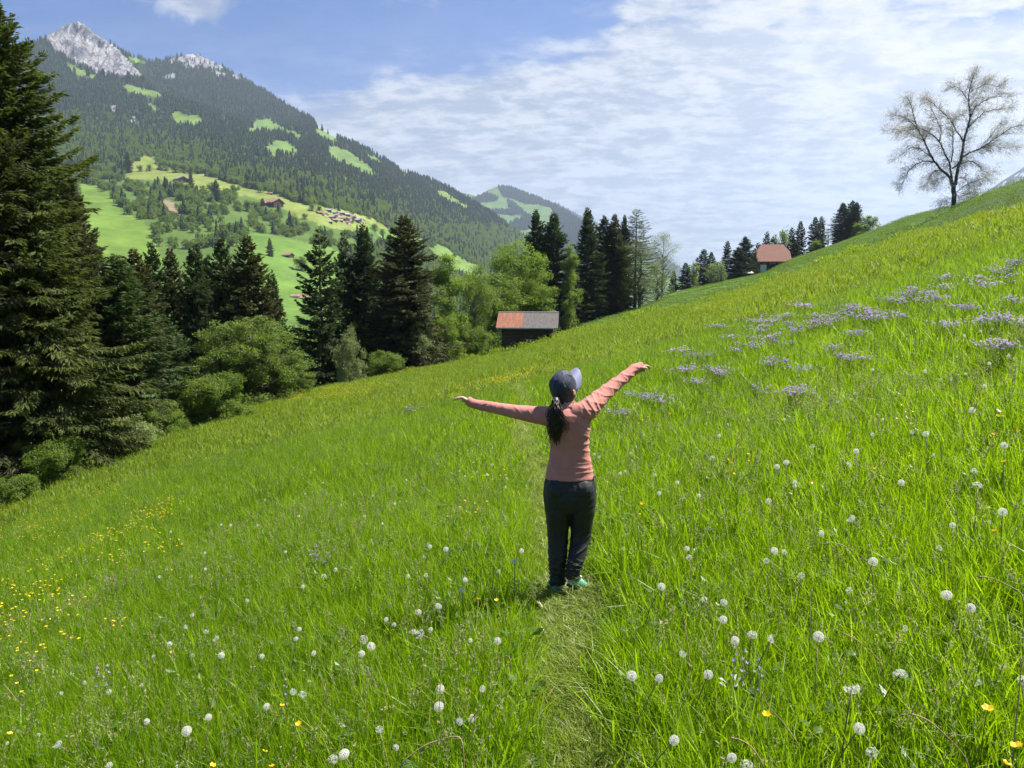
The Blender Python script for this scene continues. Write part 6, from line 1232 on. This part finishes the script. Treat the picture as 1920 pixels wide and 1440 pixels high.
def torso(scale, cuts, p=2.4, dz=0.0):
    return ring_mesh([(np.array([(l + r_) / 2, y, z]), [(r_ - l) / 2 * scale, 0, 0], [0, d_ * scale, 0]) for (l, r_, z, y, d_) in cuts], 36, True, p)
def cut(lpx, rpx, py, d_, y=0.0):
    return (WP(lpx, py)[0], WP(rpx, py)[0], WP(1062, py)[2], y, d_)
TOR = [cut(1044, 1084, 757, .055, .02), cut(1036, 1096, 766, .075, .01), cut(1026, 1108, 776, .098), cut(1023, 1110, 788, .108), cut(1026, 1108, 804, .112), cut(1029, 1106, 822, .104), cut(1030, 1106, 838, .098), cut(1028, 1108, 855, .098, .0), cut(1025, 1111, 872, .106, .0), cut(1022, 1114, 886, .114, .0), cut(1021, 1115, 896, .118, -.005)]
PEL = [cut(1023, 1113, 882, .100), cut(1020, 1116, 896, .112, -.005), cut(1017, 1119, 912, .124, -.012), cut(1016, 1120, 928, .128, -.015), cut(1018, 1119, 945, .118, -.012), cut(1022, 1114, 958, .09, -.005)]
bp_.append(torso(.86, TOR)); bp_.append(torso(.86, PEL))
for A_ in ((ShL, ElL, WrL), (ShR, ElR, WrR)): bp_.append(ring_mesh(limb_rings([A_[0] + np.array([0.05 if A_ is not None and A_[0][0] < 0 else -0.05, 0, 0]), A_[0], A_[1], A_[2]], [.05, .045, .034, .024], 16), 16))
for A_ in ((HipL, KnL, AnL), (HipR, KnR, AnR)): bp_.append(ring_mesh(limb_rings([A_[0], (A_[0] + A_[1]) / 2, A_[1], A_[2], A_[2] + [0, 0, -.03]], [.078, .066, .050, .036, .034], 16), 16))
bp_ += hand(WrL, HaL, -1) + hand(WrR, HaR, 1)
person = obj('person', fuse('person_body', bp_, 0.0042, 3, M_SKIN)); person.location = tuple(PO)
tag(person, 'person in pink top, dark trousers and navy cap, seen from behind with arms spread wide', 'person')
for s_ in (-1, 1):
    ey = obj('eye', fuse('eye_ball', [ball(hd(s_ * .031, .078, .004), .0125)], 0.002, 1, M_EYE), person)
    obj('iris', fuse('eye_iris', [ball(hd(s_ * .031, .0885, .004), .0045)], 0.001, 0, M_IRIS), ey)
obj('lips', fuse('lips', [ring_mesh(limb_rings([hd(-.022, .090, -.066), hd(-.008, .099, -.063), hd(.008, .099, -.063), hd(.022, .090, -.066)], [.003, .006, .006, .003], 10), 8), ring_mesh(limb_rings([hd(-.020, .090, -.068), hd(0, .099, -.073), hd(.020, .090, -.068)], [.003, .0065, .003], 10), 8)], 0.0016, 1, M_LIP), person)
# --- sweater with folds
def crease(co, no, f, amp): return co + no * (f * amp)[:, None]
z0s = WP(1062, 896)[2]; zsh = WP(1062, 780)[2]; zw = WP(1062, 840)[2]
def sweater_shape(co, no):
    x, y, z = co.T; armL = ss(x, ShL[0] - .02, ShL[0] - .09); armR = ss(x + (z - zsh) * .4, ShR[0] + .02, ShR[0] + .09); tor = (1 - armL) * (1 - armR)
    # slanting pull folds across the back towards the right armpit and the hem
    t1 = (z - zsh) + 0.28 * (x - ShR[0]); w1 = fbm(x * 5, z * 9, y * 3, 3, 3) - .5
    f1 = (1 - np.abs(np.sin(t1 * 52 + w1 * 5))) ** 2 * ss(x, 0.02, .16) * ss(z, z0s + .05, z0s + .12)
    f2 = (1 - np.abs(np.sin((z - z0s) * 95 + w1 * 6 + 3 * x))) ** 2 * ss(z, z0s + .16, z0s + .08) * ss(z, z0s + .022, z0s + .05) * (0.35 + .65 * ss(x, -.05, .12))
    f3 = (1 - np.abs(np.sin((x * .8 + (z - zsh) * .35) * 85 + w1 * 6))) ** 2 * ss(z, zsh - .06, zsh) * ss(x, 0.05, .12) * ss(x, ShR[0] + .16, ShR[0] + .04)
    sL = np.abs(x - ShL[0]); f4 = (1 - np.abs(np.sin(sL * 44 + (z - zsh) * 30 + w1 * 22))) ** 2 * armL * (0.45 + .55 * np.sin(sL * 9) ** 2)
    sR = np.hypot(x - ShR[0], z - ShR[2]); f5 = (1 - np.abs(np.sin(sR * 46 - y * 14 + (x - z) * 26 + w1 * 22))) ** 2 * armR * (0.45 + .55 * np.sin(sR * 8 + 1) ** 2)
    co = crease(co, no, f1 * .62 + f2 * .6 + f3 * 1.0 + f4 * .45 + f5 * .50, 0.0085)
    co = crease(co, no, (fbm(x * 14, y * 14, z * 14, 6, 3) - .5) * (0.4 + .6 * tor), 0.010)
    return crease(co, no, ss(z, z0s + .028, z0s + .020) * tor * 0.6, 0.003)
sp_ = [torso(.96, TOR[1:])]
sp_.append(ring_mesh([(NeckB + [.004, .0, -.03], [.078, 0, 0], [0, .070, 0]), (NeckB + [.008, .0, .012], [.060, 0, 0], [0, .060, .01]), (NeckB + [.012, .005, .036], [.058, 0, .01], [0, .058, .012])], 24))   # stand up collar
sp_.append(ring_mesh(limb_rings([ShL + [.09, 0, -.015], ShL + [0, 0, -.008], (ShL + ElL) / 2 + [0, 0, -.006], ElL, (ElL + WrL) / 2, WrL, WrL + (HaL - WrL) * .55], [.088, .074, .057, .047, .040, .034, .034], 26), 22))
sp_.append(ring_mesh(limb_rings([ShR + [-.08, 0, -.04], ShR + [0, 0, -.010], (ShR + ElR) / 2 + [.0, 0, -.004], ElR, (ElR + WrR) / 2, WrR, WrR + (HaR - WrR) * .75], [.088, .078, .062, .050, .043, .037, .038], 26), 22))
sw = obj('sweater', fuse('sweater', sp_, 0.0055, 5, M_SWEAT, sweater_shape), person)
# --- trousers
KNz = KnR[2]
def trouser_shape(co, no):
    x, y, z = co.T; w1 = fbm(x * 6, z * 6, y * 4, 13, 3) - .5; right = ss(x, .02, .06)
    t1 = (z - KNz) * .9 - .55 * (x - .05); f1 = (1 - np.abs(np.sin(t1 * 60 + w1 * 7))) ** 2 * ss(z, KNz + .10, KNz - .02) * (.35 + .65 * right)
    f2 = (1 - np.abs(np.sin(x * 60 + w1 * 7))) ** 2 * ss(z, z0s - .10, z0s - .01) * .6
    f3 = (1 - np.abs(np.sin((z - AnR[2]) * 85 + w1 * 8 + x * 20))) ** 2 * ss(z, AnR[2] + .22, AnR[2] + .04)
    co = crease(co, no, f1 * .9 + f2 * .7 + f3, 0.010); return crease(co, no, fbm(x * 11, y * 11, z * 9, 16, 3) - .5, 0.012)
tp = [torso(.965, PEL[0:], 2.2)]
for s_ in (-1, 1): tp.append(ball(WP(1068 + s_ * 23, 918, -.055), (.088, .085, .095)))
tp.append(ring_mesh(limb_rings([HipL + [0, 0, .05], HipL + [0, -.005, -.06], (HipL + KnL) / 2, KnL, (KnL + AnL) / 2 + [0, -.01, 0], AnL + [0, 0, .03], AnL + [0, -.005, -.045]], [.092, .098, .089, .074, .067, .056, .060], 22), 24))
tp.append(ring_mesh(limb_rings([HipR + [0, 0, .05], HipR + [.002, -.005, -.06], (HipR + KnR) / 2, KnR, (KnR + AnR) / 2 + [0, -.01, 0], AnR + [0, 0, .035], AnR + [0, -.005, -.010]], [.092, .098, .089, .074, .062, .050, .052], 22), 24))
tr_ = obj('trousers', fuse('trousers', tp, 0.006, 5, M_TROU, trouser_shape), person)
tg_ = MB(); c_ = WP(1113, 893, -.035); tg_.box(c_ + [.006, -.012, 0], (.022, .006, .016), Matrix.Rotation(.9, 3, 'Z')); obj('logo_tag', tg_.mesh('logo_tag', M_TAG), tr_)
# --- shoes
def shoe(heel, toe, upv, label):
    f_ = unit(toe - heel); L_ = np.linalg.norm(toe - heel); r_ = unit(np.cross(f_, upv)); u_ = np.cross(r_, f_)
    def sec(t_, w_, h_, lift=0.0): return (heel + f_ * (t_ * L_) + u_ * (h_ + lift), r_ * w_, u_ * h_)
    up = [ring_mesh([sec(-.02, .018, .028, .012), sec(.06, .032, .038, .012), sec(.2, .034, .042, .012), sec(.4, .036, .038, .012), sec(.62, .042, .031, .012), sec(.82, .043, .024, .012), sec(.95, .032, .017, .012), sec(1.01, .014, .010, .012)], 20, True, 2.5),
          ring_mesh([(heel + f_ * (.15 * L_) + u_ * .05, r_ * .034, f_ * .050), (heel + f_ * (.14 * L_) + u_ * .098, r_ * .036, f_ * .048)], 18)]
    s_ = obj('shoe', fuse('shoe', up, 0.0035, 3, M_TEAL), person); s_['label'] = label
    obj('sole', fuse('sole', [ring_mesh([sec(-.03, .022, .010), sec(.06, .037, .013), sec(.3, .036, .012), sec(.5, .040, .012), sec(.75, .048, .013), sec(.93, .038, .013), sec(1.03, .016, .012, .006)], 20, True, 3.0)], 0.004, 1, M_SOLE), s_)
    q = MB(); q.box(heel - f_ * .004 + u_ * .085, (.026, .020, .034), np.stack([r_, f_, u_], 1)); obj('heel_tab', q.mesh('heel_tab', M_RED), s_)
    q = MB(); P = [heel + f_ * (.15 * L_ + .05 * math.cos(a_)) + r_ * (.037 * math.sin(a_)) + u_ * .098 for a_ in np.linspace(0, 6.283, 20)]; q.tube(P, .005, 6); obj('collar', q.mesh('shoe_collar', M_WHITE, True), s_)
    for k in range(4):
        t_ = .36 + .075 * k; q = MB(); P = [heel + f_ * (t_ * L_) + r_ * x_ + u_ * (.094 - .05 * (t_ - .3) * 1.6 - 9 * x_ * x_) for x_ in np.linspace(-.022, .022, 6)]; q.tube(P, .0028, 5); obj('lace', q.mesh('lace', M_WHITE if k != 2 else M_RED, True), s_)
hlR = AnR + np.array([-.03, -.035, -.070]); shoe(hlR, hlR + np.array([.140, .150, -.095]), np.array([.35, .25, 1.0]), 'mint green trail shoe, heel lifted, with red heel tab')
hlL = AnL + np.array([0, -.03, -.125]); shoe(hlL, hlL + np.array([-.02, .25, -.005]), np.array([0, 0, 1.0]), 'mint green trail shoe planted in the grass')
# --- cap
cr = ring_mesh([(hd(0, -.010, -.055), HR * .084, HF * .104), (hd(0, -.010, -.02), HR * .0875, HF * .1085), (hd(0, -.008, .03), HR * .0875, HF * .1085), (hd(0, -.006, .075), HR * .080, HF * .099), (hd(0, -.004, .105), HR * .062, HF * .078), (hd(0, -.002, .124), HR * .034, HF * .044), (hd(0, 0, .130), HR * .008, HF * .010)], 30)
def cap_shape(co, no):
    v_ = co - Head; x = v_ @ HR; y = v_ @ HF; z = v_ @ HU; an = np.arctan2(x, y); seam = np.exp(-((np.mod(an / (math.pi / 3) + .5, 1) - .5) / .035) ** 2) * ss(z, -.03, .0)
    f = (1 - np.abs(np.sin(x * 75 + z * 20 + 5 * (fbm(x * 12, y * 12, z * 12, 5, 3) - .5)))) ** 2 * ss(z, .03, .09)
    return crease(co, no, -seam * .35 + f * .9 + (fbm(x * 20, y * 20, z * 20, 2, 2) - .5), .0055)
cap = obj('cap', fuse('cap', [cr], 0.004, 2, M_CAP, cap_shape), person)
vs = MB(); NU, NV = 17, 8; VV = np.zeros((2, NU, NV, 3))
for k in range(2):
    for i in range(NU):
        s_ = -1 + 2 * i / (NU - 1); a_ = s_ * 1.30
        for j in range(NV):
            t_ = j / (NV - 1); y_ = .105 * math.cos(a_) + .100 * t_ * max(math.cos(s_ * 1.35), 0) ** .6; x_ = .0865 * math.sin(a_) * (1 + .04 * t_)
            VV[k, i, j] = hd(x_, y_ - .012, .030 - .045 * (x_ / .08) ** 2 - .020 * t_ - k * .0045)
VV = VV.reshape(2 * NU * NV, 3); q = []; ix = lambda k, i, j: (k * NU + i) * NV + j
for i in range(NU - 1):
    for j in range(NV - 1): q += [(ix(0, i, j), ix(0, i, j + 1), ix(0, i + 1, j + 1), ix(0, i + 1, j)), (ix(1, i, j), ix(1, i + 1, j), ix(1, i + 1, j + 1), ix(1, i, j + 1))]
for i in range(NU - 1): q += [(ix(0, i, NV - 1), ix(1, i, NV - 1), ix(1, i + 1, NV - 1), ix(0, i + 1, NV - 1)), (ix(0, i, 0), ix(0, i + 1, 0), ix(1, i + 1, 0), ix(1, i, 0))]
for j in range(NV - 1): q += [(ix(0, 0, j), ix(1, 0, j), ix(1, 0, j + 1), ix(0, 0, j + 1)), (ix(0, NU - 1, j), ix(0, NU - 1, j + 1), ix(1, NU - 1, j + 1), ix(1, NU - 1, j))]
vs.add(VV, q); obj('visor', vs.mesh('visor', M_VIS_LIT, True), cap)
q = MB(); P = [hd(.089 * math.sin(a_), -.010 - .1115 * math.cos(a_), -.046) for a_ in np.linspace(-.75, .30, 9)]
for i in range(8):
    A_, B_ = P[i], P[i + 1]; q.add([A_ - HU * .011, B_ - HU * .011, B_ + HU * .011, A_ + HU * .011, A_ * 1 - HU * .011 - HF * .003, B_ - HU * .011 - HF * .003, B_ + HU * .011 - HF * .003, A_ + HU * .011 - HF * .003], [(0, 1, 2, 3), (7, 6, 5, 4), (0, 4, 5, 1), (3, 2, 6, 7)])
obj('strap', q.mesh('strap', M_STRAP), cap)
q = MB(); q.box(hd(.052, -.104, -.040), (.012, .004, .007), np.stack([HR, HF, HU], 1)); obj('logo_tag', q.mesh('cap_tag', M_WHITE), cap)
# --- hair: pony tail of many locks, and the hair below the cap
g = np.random.default_rng(12); lock = []; tail = MB(); root = WP(1042, 752, -.115)
ends = [WP(1042, 822, -.135), WP(1052, 806, -.13), WP(1032, 812, -.13)]
for i in range(230):
    e0 = ends[g.choice(3, p=[.5, .28, .22])] + g.normal(0, 1, 3) * [.016, .010, .028]; m1 = root + (e0 - root) * .35 + g.normal(0, 1, 3) * [.020, .012, .012] + [-.004, -.022, 0]; m2 = root + (e0 - root) * .7 + g.normal(0, 1, 3) * [.021, .012, .012] + [0, -.012, 0]
    tail.tube(smooth_line([root + g.normal(0, .008, 3), m1, m2, e0], 9), np.linspace(.0042, .0012, 9), 4)
core_ = fuse('tail_core', [ring_mesh(limb_rings([root + [0, .03, .02], root, root + [-.002, -.012, -.08], root + [.002, -.012, -.16], root + [.004, -.008, -.225]], [.020, .026, .040, .036, .012], 14, .7), 16)], .005, 2, M_HAIR)
hair = obj('hair', fuse('hair', [ring_mesh([(hd(0, -.035, -.105), HR * .052, HF * .055), (hd(0, -.034, -.085), HR * .066, HF * .070), (hd(0, -.026, -.05), HR * .077, HF * .086), (hd(0, -.02, -.02), HR * .079, HF * .090)], 22)] , .005, 2, M_HAIR), person)
obj('ponytail', tail.mesh('ponytail', M_HAIR, True), hair); obj('ponytail', core_, hair)
loose = MB()
for i in range(14):
    st_ = hd(.07 + g.normal(0, .004), -.02 + .01 * g.normal(), -.075 + .01 * g.normal()); loose.tube(smooth_line([st_, st_ + [g.normal(.01, .02), -.03, -.03], st_ + [g.normal(.0, .03), -.045, -.07]], 7), .0008, 4)
obj('loose_strands', loose.mesh('loose_strands', M_HAIR, True), hair)
q = MB(); P = [root + np.array([.024 * math.cos(a_), .004 * math.sin(a_), .024 * math.sin(a_)]) + [0, .004, -.004] for a_ in np.linspace(0, 6.283, 16)]; q.tube(P, .006, 6); obj('hair_tie', q.mesh('hair_tie', M_SOLE, True), hair)
# ------------------------------------------------------------------ air
hz = MB(); hz.box((0, 5400, 700), (24000, 12800, 1620)); m, t = new_mat('haze')
vp = t.add('ShaderNodeVolumePrincipled', {'Color': (0.66, 0.80, 1.0, 1), 'Density': 0.000062, 'Anisotropy': 0.35}); t.add('ShaderNodeOutputMaterial', {'Volume': vp.outputs[0]})
hzo = obj('haze', hz.mesh('haze', m)); tag(hzo, 'thin blue haze in the air between the meadow and the mountains', 'haze', None, 'stuff'); hzo.display_type = 'WIRE'
